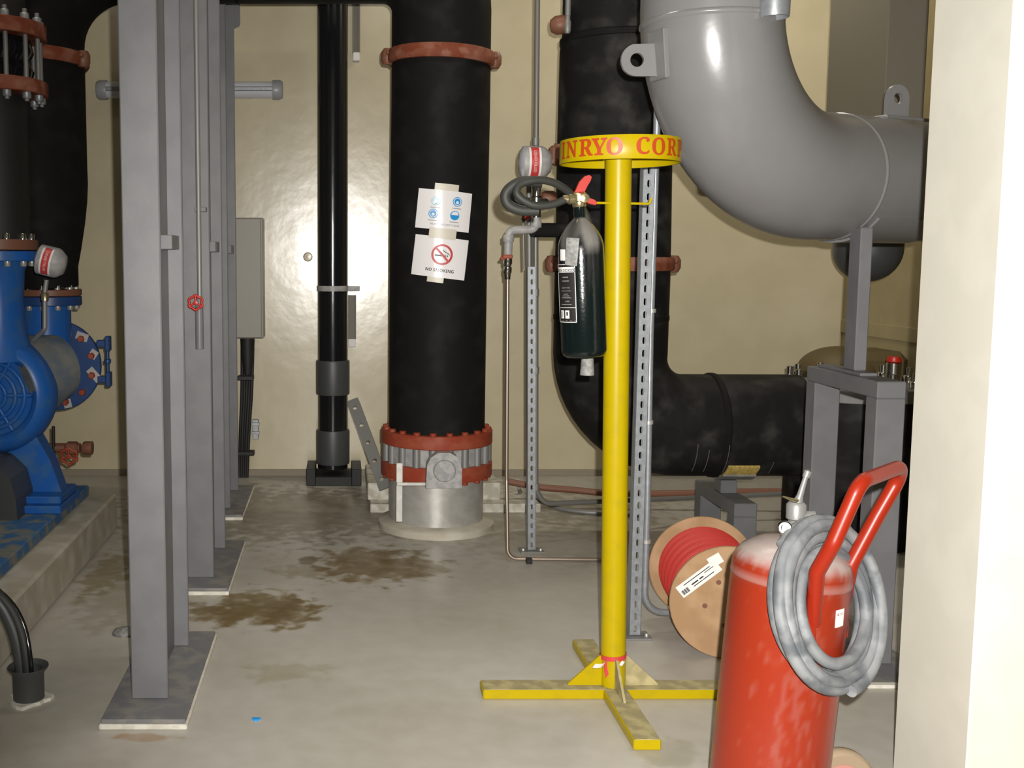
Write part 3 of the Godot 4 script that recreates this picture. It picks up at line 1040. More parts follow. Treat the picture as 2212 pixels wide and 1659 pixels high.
	# cables dropping into a floor sleeve, bottom left
	t = thing("floor_sleeve", "black cables curving down into a black sleeve in the floor at the bottom left", "sleeve", Vector3(-1.062, 0, -3.5))
	T = at(Vector3(-1.062, 0, -3.5))
	g = G.new()
	g.lathe([Vector2(0.052, 0), Vector2(0.052, 0.1), Vector2(0.068, 0.12), Vector2(0.068, 0.125), Vector2(0.046, 0.115), Vector2(0.044, 0.02), Vector2(0, 0.02)], T, 28)
	part(t, "sleeve", g, mats.grey_pvc)
	g = G.new()
	var blob := []
	for i in 20:
		var a := TAU * i / 20
		blob.append(Vector2(cos(a), sin(a)) * (0.066 + 0.012 * sin(a * 3 + 0.6) + 0.006 * sin(a * 7)))
	g.prism(blob, 0.0, 0.012, at(Vector3(-1.062, 0, -3.5), Vector3(-90, 0, 0)))
	part(t, "grout_collar", g, mats.grout)
	for k in 3:
		g = G.new()
		var dx: float = [-0.018, 0.006, 0.022][k]
		g.tube(smooth([Vector3(-1.062 + dx * 0.8, 0.03, -3.5 + 0.012 * k), Vector3(-1.07 + dx, 0.16, -3.5 + 0.01 * k), Vector3(-1.10 + dx, 0.27, -3.51), Vector3(-1.16 + dx, 0.36, -3.52), Vector3(-1.3 + dx, 0.45, -3.55)]), [0.024, 0.019, 0.009][k], 12)
		part(t, "cable", g, [mats.grey_pvc, mats.rubber, mats.gloss_black][k])

# a gauge seen edge-on: the rim carries a band of lettering
func gauge(called: String, label: String, p: Vector3, turn: float, s: float):
	var t := thing(called, label, "gauge", p)
	var T := Transform3D(Basis(Vector3.BACK, turn * PI / 180.0) * Basis(Vector3.DOWN, Vector3.RIGHT, Vector3.BACK) * Basis.from_scale(Vector3.ONE * s), p)
	var g := G.new()
	g.lathe([Vector2(0.078, -0.052), Vector2(0.08, -0.045), Vector2(0.08, 0.04), Vector2(0.074, 0.055), Vector2(0.05, 0.085), Vector2(0, 0.092)], T, 36)
	part(t, "case", g, mats.alloy_grey)
	g = G.new()
	g.lathe([Vector2(0, -0.07), Vector2(0.05, -0.066), Vector2(0.078, -0.052)], T, 36)
	part(t, "glass", g, mats.lamp_shell)
	var f := wound(T, 0.08, 0.0, 0.0, 0.0, 0.0005)
	g = G.new()
	g.patch(0.16, 0.058, 0.001, 14, 1, f)
	var band := part(t, "band", g, mats.white_ink, "white banded sticker")
	g = G.new()
	g.patch(0.16, 0.038, 0.0016, 14, 1, f)
	part(band, "red_stripe", g, mats.red_ink)
	var font := SystemFont.new()
	font.font_names = PackedStringArray(["Droid Sans"])
	g = G.new()
	g.text("LIQUID FILLED", font, 0.0125, f, 0.0024, 0.95)
	part(band, "lettering", g, mats.white_ink)

func centre_pipe():
	var C := Vector3(0.54, 0, -5.9)
	var t := thing("insulated_pipe", "thick black insulated vertical pipe in the centre with paper signs taped on", "pipe", Vector3(0.54, 0.56, -5.9))
	var path := [Vector3(0.54, 0.55, -5.9), Vector3(0.54, 0.9, -5.9), Vector3(0.54, 1.6, -5.9), Vector3(0.545, 2.3, -5.9)]
	path.append_array(bent([Vector3(0.545, 2.5, -5.9), Vector3(0.545, 3.14, -5.9), Vector3(-0.55, 3.14, -5.9)], 0.5, 12))
	var g := G.new()
	g.tube(path, 0.267, 56)
	part(t, "pipe_body", g, mats.wrap_black)
	ring_band(t, Vector3(0.545, 2.575, -5.9), 0.267, 0.036, -2.6, [1.42, -1.55])
	# butterfly valve
	t = thing("butterfly_valve", "butterfly valve with red oxide flanges under the central black pipe", "valve", C + Vector3(0, 0.3, 0))
	var T := at(C)
	var k := 0
	for s in [[0.5225, 0.075], [0.345, 0.08]]:
		var ring := flange_disc(t, "flange", at(C + Vector3(0, s[0], 0)), 0.31, s[1], mats.red_oxide, "red oxide flange")
		for i in 20:
			var a := TAU * (i + 0.5) / 20
			g = G.new()
			var up: float = 1.0 if k == 0 else -1.0
			hexbolt(g, Transform3D(Basis(Vector3.RIGHT, 0.0 if up > 0 else PI), C + Vector3(sin(a) * 0.285, s[0] + up * s[1] / 2, cos(a) * 0.285)), 0.02, 0.016)
			part(ring, "bolt", g, mats.red_oxide)
		k += 1
	g = G.new()
	g.lathe([Vector2(0.285, 0.385), Vector2(0.285, 0.485)], T, 48)
	part(t, "wafer_body", g, mats.alloy_grey)
	for i in 20:
		var a := TAU * (i + 0.5) / 20
		g = G.new()
		g.tube([C + Vector3(sin(a) * 0.285, 0.385, cos(a) * 0.285), C + Vector3(sin(a) * 0.285, 0.485, cos(a) * 0.285)], 0.022, 12, false, false)
		part(t, "stud", g, mats.galvanised_dull)
	g = G.new()
	g.prism([Vector2(0.452, 0.295), Vector2(0.642, 0.295), Vector2(0.642, 0.4), Vector2(0.615, 0.465), Vector2(0.58, 0.485), Vector2(0.515, 0.485), Vector2(0.478, 0.46), Vector2(0.458, 0.42)], -5.62, -5.53)
	g.lathe([Vector2(0.06, 0), Vector2(0.055, 0.012), Vector2(0, 0.014)], along(Vector3(0.55, 0.39, -5.53), Vector3.BACK), 24)
	part(t, "gearbox", g, mats.alloy_grey, "grey gearbox")
	g = G.new()
	g.span(Vector3(0.30, 0.30, -5.585), Vector3(0.46, 0.318, -5.57), 0.003)
	g.span(Vector3(0.298, 0.10, -5.60), Vector3(0.334, 0.42, -5.588), 0.003)
	part(t, "strap", g, mats.steel, "bright steel strap")
	g = G.new()
	g.lathe([Vector2(0.264, 0.04), Vector2(0.264, 0.285), Vector2(0.27, 0.29), Vector2(0.27, 0.305)], T, 56)
	single("pipe_spool", g, mats.steel, "bare steel pipe spool between the butterfly valve and the floor collar", "pipe", C)
	g = G.new()
	g.lathe([Vector2(0, 0.055), Vector2(0.268, 0.055), Vector2(0.275, 0.05), Vector2(0.315, 0.045), Vector2(0.325, 0.035), Vector2(0.322, 0.0)], T, 56)
	single("floor_collar", g, mats.concrete, "round concrete collar on the floor round the steel spool", "collar", C)
	# low stepped plinth by the wall
	t = thing("concrete_plinth", "low pale stepped concrete plinth behind the central pipe", "plinth", Vector3(0.68, 0, -6.6))
	g = G.new()
	g.span(Vector3(0.178, 0, -6.95), Vector3(1.19, 0.055, -6.2), 0.006)
	part(t, "lower_step", g, mats.pale_concrete)
	g = G.new()
	g.span(Vector3(0.165, 0.055, -6.9), Vector3(0.965, 0.16, -6.3), 0.006)
	part(t, "upper_step", g, mats.pale_concrete)

	# paper signs taped to the pipe: sheet coordinates are wound round it
	var sans := SystemFont.new()
	sans.font_names = PackedStringArray(["Droid Sans"])
	sans.font_weight = 700
	var R := 0.268
	var a0 := 0.02
	t = thing("safety_sign", "white laminated safety gear sign with four blue discs, taped above the other", "sign", Vector3(0.55, 1.76, -5.63))
	var f := wound(T, R, a0 + 0.0, 1.755, -0.10, 0.006)
	g = G.new()
	g.patch(0.29, 0.205, 0.0015, 14, 1, f)
	part(t, "sheet", g, mats.paper)
	for q in [[-0.048, 0.045, true], [0.062, 0.05, false], [-0.055, -0.022, true], [0.056, -0.022, false]]:
		g = G.new()
		g.poly(circle(0.0245, 24, Vector2(q[0], q[1])), 0.003, f)
		var disc := part(t, "pictogram", g, mats.pale_blue_ink if q[2] and q[1] > 0 else mats.blue_ink, "blue pictogram disc")
		g = G.new()
		if q[0] > 0 and q[1] < 0:
			var half := []
			for i in 13:
				half.append(Vector2(q[0], q[1] + 0.002) + Vector2(cos(PI * i / 12), sin(PI * i / 12)) * 0.019)
			g.poly(half, 0.0042, f)
		else:
			g.ringplate(circle(0.0205, 24, Vector2(q[0], q[1])), circle(0.0165, 24, Vector2(q[0], q[1])), 0.003, 0.0042, f)
			g.poly(circle(0.008, 12, Vector2(q[0], q[1] - 0.004)), 0.0042, f)
		part(disc, "symbol", g, mats.paper)
		g = G.new()
		g.patch(0.05, 0.0035, 0.0026, 2, 1, offset(f, Vector2(q[0], q[1] - 0.035)))
		part(disc, "caption", g, mats.grey_ink)
	g = G.new()
	g.text("WEAR YOUR SAFETY GEAR", sans, 0.0095, offset(f, Vector2(0.01, -0.075)), 0.0028, 0.95)
	part(t, "lettering", g, mats.grey_ink)
	g = G.new()
	g.patch(0.125, 0.05, 0.0009, 6, 1, offset(f, Vector2(0.0, 0.112)))
	part(t, "tape", g, mats.tape)
	g = G.new()
	g.patch(0.14, 0.055, 0.001, 6, 1, wound(T, R, a0 - 0.03, 1.634, -0.11, 0.0085))
	part(t, "tape", g, mats.tape)

	t = thing("no_smoking_sign", "white laminated sign with a red crossed cigarette, taped below the other", "sign", Vector3(0.53, 1.51, -5.63))
	f = wound(T, R, a0 - 0.075, 1.51, -0.12, 0.006)
	g = G.new()
	g.patch(0.288, 0.212, 0.0015, 14, 1, f)
	part(t, "sheet", g, mats.paper)
	var c := Vector2(0.008, 0.015)
	g = G.new()
	g.ringplate(circle(0.055, 40, c), circle(0.044, 40, c), 0.002, 0.0035, f)
	var bar := []
	for q in [Vector2(-0.046, -0.006), Vector2(0.046, -0.006), Vector2(0.046, 0.006), Vector2(-0.046, 0.006)]:
		bar.append(c + q.rotated(-0.75))
	g.poly(bar, 0.0037, f)
	part(t, "prohibition_ring", g, mats.red_ink)
	g = G.new()
	g.poly([c + Vector2(-0.036, -0.01), c + Vector2(0.022, -0.01), c + Vector2(0.022, -0.001), c + Vector2(-0.036, -0.001)], 0.003, f)
	g.poly([c + Vector2(0.026, -0.01), c + Vector2(0.031, -0.01), c + Vector2(0.031, -0.001), c + Vector2(0.026, -0.001)], 0.003, f)
	for s in [[0.0, 0.0], [0.008, -0.004]]:
		var smoke := []
		for i in 15:
			var u := i / 14.0
			smoke.append(f.call(Vector3(c.x + 0.03 - u * 0.03 + s[0] + 0.005 * sin(u * 7.0), c.y + 0.004 + u * 0.024 + s[1], 0.003)))
		g.tube(smoke, 0.0014, 5)
	part(t, "cigarette", g, mats.black_ink)
	g = G.new()
	g.text("NO SMOKING", sans, 0.0165, offset(f, Vector2(0.006, -0.068)), 0.0028, 1.0)
	part(t, "lettering", g, mats.black_ink)
	g = G.new()
	g.patch(0.085, 0.05, 0.001, 5, 1, offset(f, Vector2(-0.01, -0.108)))
	part(t, "tape", g, mats.tape)

func offset(f: Callable, o: Vector2) -> Callable:
	return func(p: Vector3) -> Vector3: return f.call(Vector3(p.x + o.x, p.y + o.y, p.z))

func gauge_and_tubing():
	gauge("pressure_gauge", "pressure gauge with a red and white banded rim left of the yellow ring", Vector3(0.945, 1.972, -5.3), 0.0, 1.0)
	var t := thing("gauge_pipework", "grey pipe loop with chrome valve under the gauge beside the yellow stand", "pipe", Vector3(0.95, 1.45, -5.3))
	var g := G.new()
	g.tube([Vector3(0.957, 1.90, -5.3), Vector3(0.962, 1.84, -5.3)], 0.017, 12)
	g.tube([Vector3(0.985, 1.90, -5.31), Vector3(0.985, 1.85, -5.31)], 0.009, 8)
	part(t, "gauge_stem", g, mats.galvanised_dull)
	g = G.new()
	g.lathe([Vector2(0, 1.70), Vector2(0.022, 1.705), Vector2(0.022, 1.745), Vector2(0.032, 1.755), Vector2(0.032, 1.80), Vector2(0.02, 1.81), Vector2(0.02, 1.85), Vector2(0, 1.85)], at(Vector3(0.966, 0, -5.3)), 20)
	g.tube([Vector3(0.93, 1.775, -5.29), Vector3(0.90, 1.76, -5.27)], [0.03, 0.012], 14)
	part(t, "needle_valve", g, mats.chrome, "chrome needle valve")
	g = G.new()
	g.lathe([Vector2(0, 0), Vector2(0.02, 0.0), Vector2(0.022, 0.02), Vector2(0, 0.025)], along(Vector3(0.995, 1.775, -5.28), Vector3(0.5, 0, 1)), 14)
	part(t, "knob", g, mats.matt_black)
	g = G.new()
	g.tube([Vector3(0.955, 1.735, -5.27), Vector3(0.90, 1.695, -5.26)], 0.011, 10)
	part(t, "lever", g, mats.red_plastic, "small red lever")
	g = G.new()
	g.tube([Vector3(0.898, 1.694, -5.26), Vector3(0.893, 1.689, -5.26)], 0.0115, 10)
	part(t, "lever_tip", g, mats.matt_black)
	g = G.new()
	g.tube(bent([Vector3(0.966, 1.72, -5.3), Vector3(0.966, 1.648, -5.3), Vector3(0.832, 1.642, -5.3), Vector3(0.83, 1.51, -5.3)], 0.03), 0.021, 16)
	g.lathe([Vector2(0.026, 0), Vector2(0.028, 0.005), Vector2(0.028, 0.03), Vector2(0.026, 0.035)], at(Vector3(0.966, 1.655, -5.3)), 16)
	g.lathe([Vector2(0.026, 0), Vector2(0.028, 0.005), Vector2(0.028, 0.03), Vector2(0.026, 0.035)], at(Vector3(0.831, 1.585, -5.3)), 16)
	part(t, "pipe", g, mats.alloy_grey)
	g = G.new()
	g.tube([Vector3(0.955, 1.645, -5.34), Vector3(1.16, 1.645, -5.42)], 0.036, 20)
	part(t, "branch", g, mats.wrap_scuffed, "black insulated branch")
	g = G.new()
	g.box(Vector3(1.035, 1.80, -5.34), Vector3(0.06, 0.06, 0.06), 0.015)
	g.lathe([Vector2(0.03, -0.035), Vector2(0.038, -0.02), Vector2(0.038, 0.02), Vector2(0.03, 0.035)], along(Vector3(1.035, 1.80, -5.34), Vector3.RIGHT), 16)
	part(t, "rusty_valve", g, mats.brown_iron, "rusty brown valve body")
	g = G.new()
	g.box(Vector3(1.07, 2.02, -5.36), Vector3(0.07, 0.08, 0.06), 0.015)
	g.tube([Vector3(1.05, 1.97, -5.36), Vector3(1.09, 2.06, -5.36)], 0.03, 12)
	part(t, "rusty_valve", g, mats.brown_iron, "rusty brown valve body")
	g = G.new()
	g.lathe([Vector2(0, 0), Vector2(0.05, 0), Vector2(0.05, 0.05), Vector2(0.03, 0.06), Vector2(0, 0.06)], along(Vector3(0.875, 1.80, -5.42), Vector3(-0.3, 0, 1)), 20)
	part(t, "siphon", g, mats.rubber)
	t = thing("impulse_tube", "thin metal tube dropping from a small red-handled valve and turning along the floor", "tube", Vector3(0.83, 0, -5.25))
	g = G.new()
	g.lathe([Vector2(0.014, 1.40), Vector2(0.016, 1.43), Vector2(0.02, 1.435), Vector2(0.02, 1.46), Vector2(0.015, 1.465), Vector2(0.022, 1.48), Vector2(0.022, 1.51)], at(Vector3(0.83, 0, -5.3)), 8)
	part(t, "valve_body", g, mats.chrome)
	g = G.new()
	g.box(Vector3(0.822, 1.513, -5.27), Vector3(0.05, 0.02, 0.03), 0.005)
	g.box(Vector3(0.80, 1.503, -5.27), Vector3(0.025, 0.014, 0.02), 0.004)
	part(t, "handle", g, mats.red_oxide, "red handle")
	g = G.new()
	g.tube(bent([Vector3(0.83, 1.42, -5.3), Vector3(0.832, 0.4, -5.24), Vector3(0.834, 0.016, -5.18), Vector3(1.36, 0.016, -5.16)], 0.05), 0.0095, 10)
	part(t, "tube", g, mats.copper_tube)
	g = G.new()
	g.box(Vector3(0.935, 0.014, -5.15), Vector3(0.03, 0.028, 0.03), 0.003)
	part(t, "clip", g, mats.matt_black)

func right_pipes():
	var t := thing("insulated_pipe", "thick black insulated pipe behind the yellow stand, bending at the bottom towards the right", "pipe", Vector3(1.42, 0.63, -5.55))
	var path := [Vector3(1.405, 4.19, -5.55), Vector3(1.405, 3.4, -5.55), Vector3(1.405, 2.64, -5.55), Vector3(1.405, 2.56, -5.55)]
	var rad := [0.272, 0.272, 0.274, 0.284]
	path.append_array([Vector3(1.405, 2.0, -5.55), Vector3(1.41, 1.6, -5.55)])
	rad.append_array([0.288, 0.29])
	var b := bent([Vector3(1.41, 1.4, -5.55), Vector3(1.41, 0.632, -5.55), Vector3(2.40, 0.632, -5.55)], 0.52, 14)
	for i in b.size():
		path.append(b[i]); rad.append(lerpf(0.292, 0.266, float(i) / (b.size() - 1)))
	var g := G.new()
	g.tube(path, rad, 56)
	part(t, "pipe_body", g, mats.wrap_scuffed)
	for s in [[Vector3(1.405, 2.6, -5.55), Vector3.UP, 0.283], [Vector3(1.41, 1.2, -5.55), Vector3.UP, 0.291], [Vector3(1.95, 0.632, -5.55), Vector3.RIGHT, 0.272]]:
		g = G.new()
		g.lathe([Vector2(s[2] - 0.006, -0.02), Vector2(s[2] + 0.003, -0.012), Vector2(s[2] + 0.003, 0.012), Vector2(s[2] - 0.006, 0.02)], along(s[0], s[1]), 56)
		part(t, "jacket_seam", g, mats.wrap_black)
	ring_band(t, Vector3(1.41, 1.476, -5.55), 0.288, 0.034, 0.0, [1.45, -1.62])
	for q in [[1.80, 0.55, 0.7], [1.86, 0.62, 0.6], [1.96, 0.6, 0.75], [2.20, 0.8, 0.4]]:
		g = G.new()
		g.patch(0.272 * q[2], 0.0035, 0.0008, 14, 1, wound(along(Vector3(q[0], 0.632, -5.55), Vector3.RIGHT), 0.2745, q[1], 0.0, 0.02))
		part(t, "scuff_mark", g, mats.scuff)
	# yellow insulation showing where the jacket is cut for the saddle
	g = G.new()
	g.patch(0.155, 0.16, 0.012, 8, 2, wound(along(Vector3(2.06, 0.632, -5.55), Vector3.RIGHT), 0.272, 1.02, 0.0, 0.0, -0.006))
	part(t, "insulation", g, mats.yellow_foam, "bare yellow insulation")
	t = thing("vent_valve", "small brown vent valve with thin silver tube high on the right black pipe", "valve", Vector3(1.1, 2.6, -5.42))
	g = G.new()
	g.lathe([Vector2(0, -0.05), Vector2(0.03, -0.045), Vector2(0.046, -0.02), Vector2(0.046, 0.02), Vector2(0.03, 0.045), Vector2(0, 0.05)], along(Vector3(1.088, 2.655, -5.42), Vector3(1, 0.1, 0.2)), 20)
	part(t, "body", g, mats.brown_iron)
	g = G.new()
	g.tube([Vector3(1.118, 2.69, -5.38), Vector3(1.118, 3.3, -5.38)], 0.014, 12)
	g.lathe([Vector2(0, 2.605), Vector2(0.012, 2.605), Vector2(0.018, 2.62), Vector2(0.018, 2.66), Vector2(0.013, 2.67), Vector2(0.013, 2.70)], at(Vector3(1.118, 0, -5.38)), 8)
	part(t, "tube", g, mats.galvanised_dull)

func channel_strut(label: String, foot: Vector3, top: float, w: float, lean: float, cuts_from := 0.0):
	var t := thing("channel_strut", label, "strut", foot)
	var g := G.new()
	var up := Vector3(lean, top - foot.y, 0).normalized()
	var F := Transform3D(Basis(up.cross(Vector3.BACK), up, Vector3.BACK), foot)
	var L := top - foot.y
	var n := int(L / 0.05)
	for i in n:
		var y0 := 0.012 + i * 0.05
		var y1 := y0 + 0.05
		g.ringplate(cell(-w / 2, w / 2, y0, y1), slot(0.006, 0.0135, Vector2(0, (y0 + y1) / 2)), -0.0025, 0.0, place(F))
	var h := 0.012 + n * 0.05
	for s in [-1.0, 1.0]:
		g.box(F * Vector3(s * (w / 2 - 0.00125), h / 2 + 0.006, -0.0205), Vector3(0.0025, h - 0.012, 0.041), 0.0008, F.basis)
		g.box(F * Vector3(s * (w / 2 - 0.006), h / 2 + 0.006, -0.0405), Vector3(0.010, h - 0.012, 0.0025), 0.0008, F.basis)
	part(t, "channel", g, mats.galvanised)
	g = G.new()
	g.span(foot + Vector3(-0.062, 0, -0.06), foot + Vector3(0.062, 0.008, 0.035), 0.002)
	part(t, "base_plate", g, mats.galvanised_dull)
	for s in [-0.045, 0.045]:
		g = G.new()
		hexbolt(g, at(foot + Vector3(s, 0.008, 0.005)), 0.009, 0.012)
		part(t, "bolt", g, mats.steel)

func struts():
	channel_strut("slotted galvanised channel post left of the hanging extinguisher, shorter and farther back", Vector3(0.986, 0, -5.36), 1.462, 0.043, -0.026)
	channel_strut("slotted galvanised channel post just right of the yellow pole, taller and nearer", Vector3(1.173, 0, -4.11), 1.9, 0.047, 0.004)
	var t := thing("conduit", "thin grey conduit running up beside the gauge and bending right along the floor", "conduit", Vector3(1.0, 0, -5.45))
	var g := G.new()
	g.tube(bent([Vector3(0.968, 4.19, -5.46), Vector3(0.99, 1.9, -5.46), Vector3(1.02, 0.30, -5.46), Vector3(1.07, 0.225, -5.48), Vector3(2.05, 0.145, -5.98), Vector3(2.7, 0.155, -6.06)], 0.12), 0.0135, 12)
	part(t, "tube", g, mats.conduit_grey)
	for y in [0.32, 0.93, 1.33, 2.09]:
		g = G.new()
		g.lathe([Vector2(0.0135, -0.02), Vector2(0.017, -0.018), Vector2(0.017, 0.018), Vector2(0.0135, 0.02)], at(Vector3(1.02 - (y - 0.3) * 0.0188, y, -5.46)), 14)
		part(t, "coupling", g, mats.galvanised_dull)
	g = G.new()
	g.tube([Vector3(0.955, 1.45, -5.40), Vector3(0.944, 1.9, -5.40)], 0.0125, 12)
	g.tube([Vector3(0.932, 1.45, -5.42), Vector3(0.92, 1.75, -5.42)], 0.006, 8)
	part(t, "upper_tube", g, mats.galvanised_dull)
	t = thing("conduit", "thin galvanised conduit along the taller channel post, curving right near the floor", "conduit", Vector3(1.22, 0, -4.18))
	g = G.new()
	g.tube(bent([Vector3(1.205, 4.19, -4.16), Vector3(1.2155, 2.0, -4.16), Vector3(1.2135, 1.2, -4.16), Vector3(1.222, 0.5, -4.16), Vector3(1.222, 0.09, -4.16), Vector3(1.385, 0.075, -4.19)], 0.11), 0.0135, 14)
	part(t, "tube", g, mats.galvanised)
	for q in [[1.3, 1.2145], [0.86, 1.217], [0.38, 1.222]]:
		g = G.new()
		g.lathe([Vector2(0.0135, -0.008), Vector2(0.0185, -0.007), Vector2(0.0185, 0.007), Vector2(0.0135, 0.008)], at(Vector3(q[1], q[0], -4.16)), 14)
		g.box(Vector3(q[1] - 0.014, q[0], -4.165), Vector3(0.014, 0.012, 0.01), 0.001)
		part(t, "clip", g, mats.steel)
	g = G.new()
	g.tube(smooth([Vector3(1.10, 0.10, -6.45), Vector3(1.13, 0.05, -6.5), Vector3(1.22, 0.03, -6.4), Vector3(1.32, 0.016, -6.25), Vector3(1.48, 0.016, -6.15), Vector3(1.8, 0.016, -6.1)]), 0.013, 10)
	single("floor_conduit", g, mats.galvanised_dull, "short grey conduit lying on the floor behind the short channel post", "conduit", Vector3(1.3, 0, -6.3))
	g = G.new()
	g.tube(smooth([Vector3(1.0, 0.165, -6.34), Vector3(1.2, 0.13, -6.33), Vector3(1.4, 0.115, -6.32), Vector3(1.6, 0.10, -6.3), Vector3(1.9, 0.10, -6.28), Vector3(2.5, 0.12, -6.25), Vector3(3.1, 0.12, -6.2)]), 0.02, 12)
	single("rusty_pipe", g, mats.brown_iron, "thin brown pipe running low behind the black pipe from the pale plinth", "pipe", Vector3(1.5, 0.1, -6.3))

# two legs and a top beam, set along the depth of the room
func portal(t: Node3D, x0: float, x1: float, near: float, far: float, deep: float, top: float, beam: float, m: Material):
	for z in [near, far + deep]:
		var g := G.new()
		g.span(Vector3(x0, 0.012, z - deep), Vector3(x1, top - beam, z), 0.004)
		part(t, "leg", g, m)
	var g := G.new()
	g.span(Vector3(x0, top - beam, far), Vector3(x1, top, near), 0.004)
	part(t, "top_beam", g, m)

func supports_and_vessel():
	var t := thing("pipe_support", "low grey steel frame with a saddle under the black pipe bend", "support", Vector3(2.05, 0, -5.55))
	portal(t, 1.985, 2.1, -5.26, -5.86, 0.1, 0.276, 0.07, mats.grey_paint)
	var g := G.new()
	g.span(Vector3(2.0, 0.276, -5.6), Vector3(2.085, 0.345, -5.5), 0.003)
	part(t, "post", g, mats.grey_paint)
	g = G.new()
	g.patch(0.30, 0.17, 0.012, 12, 1, wound(along(Vector3(2.06, 0.632, -5.55), Vector3.RIGHT), 0.275, PI / 2, 0.0))
	part(t, "saddle", g, mats.plate_grey)
	g = G.new()
	g.span(Vector3(1.94, 0, -5.95), Vector3(2.145, 0.012, -5.18), 0.002)
	part(t, "base_plate", g, mats.plate_grey)

	# black vessel behind the frame
	var C := Vector3(2.72, 0, -5.6)
	t = thing("strainer_vessel", "squat black cylindrical vessel with bolted lid behind the tall grey frame", "vessel", C)
	g = G.new()
	g.lathe([Vector2(0.3, 0.0), Vector2(0.32, 0.03), Vector2(0.33, 0.1), Vector2(0.33, 0.78)], at(C), 56)
	part(t, "shell", g, mats.wrap_scuffed)
	g = G.new()
	g.lathe([Vector2(0.33, 0.775), Vector2(0.345, 0.78), Vector2(0.345, 0.835), Vector2(0.34, 0.842), Vector2(0, 0.85)], at(C), 56)
	part(t, "lid", g, mats.plate_grey, "dusty lid")
	for i in 12:
		var a := TAU * (i + 0.25) / 12
		g = G.new()
		var T := at(C + Vector3(sin(a) * 0.315, 0.84, cos(a) * 0.315))
		hexbolt(g, T, 0.03, 0.045)
		g.lathe([Vector2(0.017, 0.03), Vector2(0.017, 0.085), Vector2(0, 0.09)], T, 10)
		part(t, "stud", g, mats.chrome)
	t = thing("air_vent", "small silver vent with a red cap standing on the black vessel", "vent", Vector3(2.79, 0.84, -5.34))
	g = G.new()
	g.lathe([Vector2(0.02, 0.842), Vector2(0.02, 0.90), Vector2(0.036, 0.905), Vector2(0.036, 0.98), Vector2(0.03, 0.985), Vector2(0, 0.985)], at(Vector3(2.79, 0, -5.34)), 16)
	part(t, "body", g, mats.chrome)
	g = G.new()
	g.lathe([Vector2(0.034, 0.985), Vector2(0.036, 0.99), Vector2(0.03, 1.012), Vector2(0, 1.015)], at(Vector3(2.79, 0, -5.34)), 14)
	part(t, "cap", g, mats.red_plastic, "red cap")

	# tall frame with the post that carries the elbow
	t = thing("pipe_support", "tall grey steel frame with post carrying the big grey elbow", "support", Vector3(1.98, 0, -4.08))
	portal(t, 1.932, 2.036, -3.80, -4.385, 0.083, 1.062, 0.062, mats.grey_paint)
	g = G.new()
	g.span(Vector3(1.955, 1.062, -4.34), Vector3(2.02, 1.074, -3.98), 0.002)
	part(t, "top_plate", g, mats.grey_paint)
	g = G.new()
	g.span(Vector3(1.971, 1.074, -4.15), Vector3(2.018, 1.62, -4.06), 0.004)
	part(t, "post", g, mats.grey_paint)
	g = G.new()
	g.span(Vector3(1.86, 0.0, -4.55), Vector3(2.12, 0.012, -3.63), 0.002)
	part(t, "base_plate", g, mats.plate_grey)
	g = G.new()
	g.span(Vector3(1.85, 0.0, -3.63), Vector3(2.13, 0.014, -3.6), 0.004)
	part(t, "grout_edge", g, mats.grout)
	for z in [-3.7, -3.62]:
		g = G.new()
		g.tube([Vector3(2.09, 0.012, z), Vector3(2.09, 0.09, z)], 0.009, 8)
		hexbolt(g, at(Vector3(2.09, 0.012, z)), 0.017, 0.016)
		part(t, "anchor_bolt", g, mats.steel)

	g = G.new()
	g.span(Vector3(2.73, 1.9, -6.1), Vector3(2.93, 4.2, -5.45), 0.004)
	single("air_duct", g, mats.duct_grey, "dark olive-grey rectangular duct dropping behind the grey elbow at the upper right", "duct", Vector3(2.83, 1.9, -5.8))
	g = G.new()
	var dome := [Vector2(0, 1.375)]
	for i in range(1, 13):
		dome.append(Vector2(sin(PI / 2 * i / 12) * 0.18, 1.555 - cos(PI / 2 * i / 12) * 0.18))
	dome.append_array([Vector2(0.18, 1.86), Vector2(0.1, 1.88), Vector2(0, 1.88)])
	g.lathe(dome, at(Vector3(2.93, 0, -5.95)), 40)
	single("hanging_vessel", g, mats.grey_pvc, "dark grey vessel with a rounded bottom hanging behind the grey elbow", "vessel", Vector3(2.93, 1.375, -5.95))
	g = G.new()
	var cap := [Vector2(0.24, 0), Vector2(0.24, 0.82)]
	for i in range(1, 13):
		cap.append(Vector2(cos(PI / 2 * i / 12) * 0.24, 0.82 + sin(PI / 2 * i / 12) * 0.15))
	g.lathe(cap, at(Vector3(3.06, 0, -6.5)), 48)
	g.span(Vector3(3.05, 0.3, -6.7), Vector3(3.40, 0.95, -6.3), 0.05)
	single("tank", g, mats.olive_paint, "olive-brown round-topped tank standing behind the black vessel", "tank", Vector3(3.1, 0, -6.5))

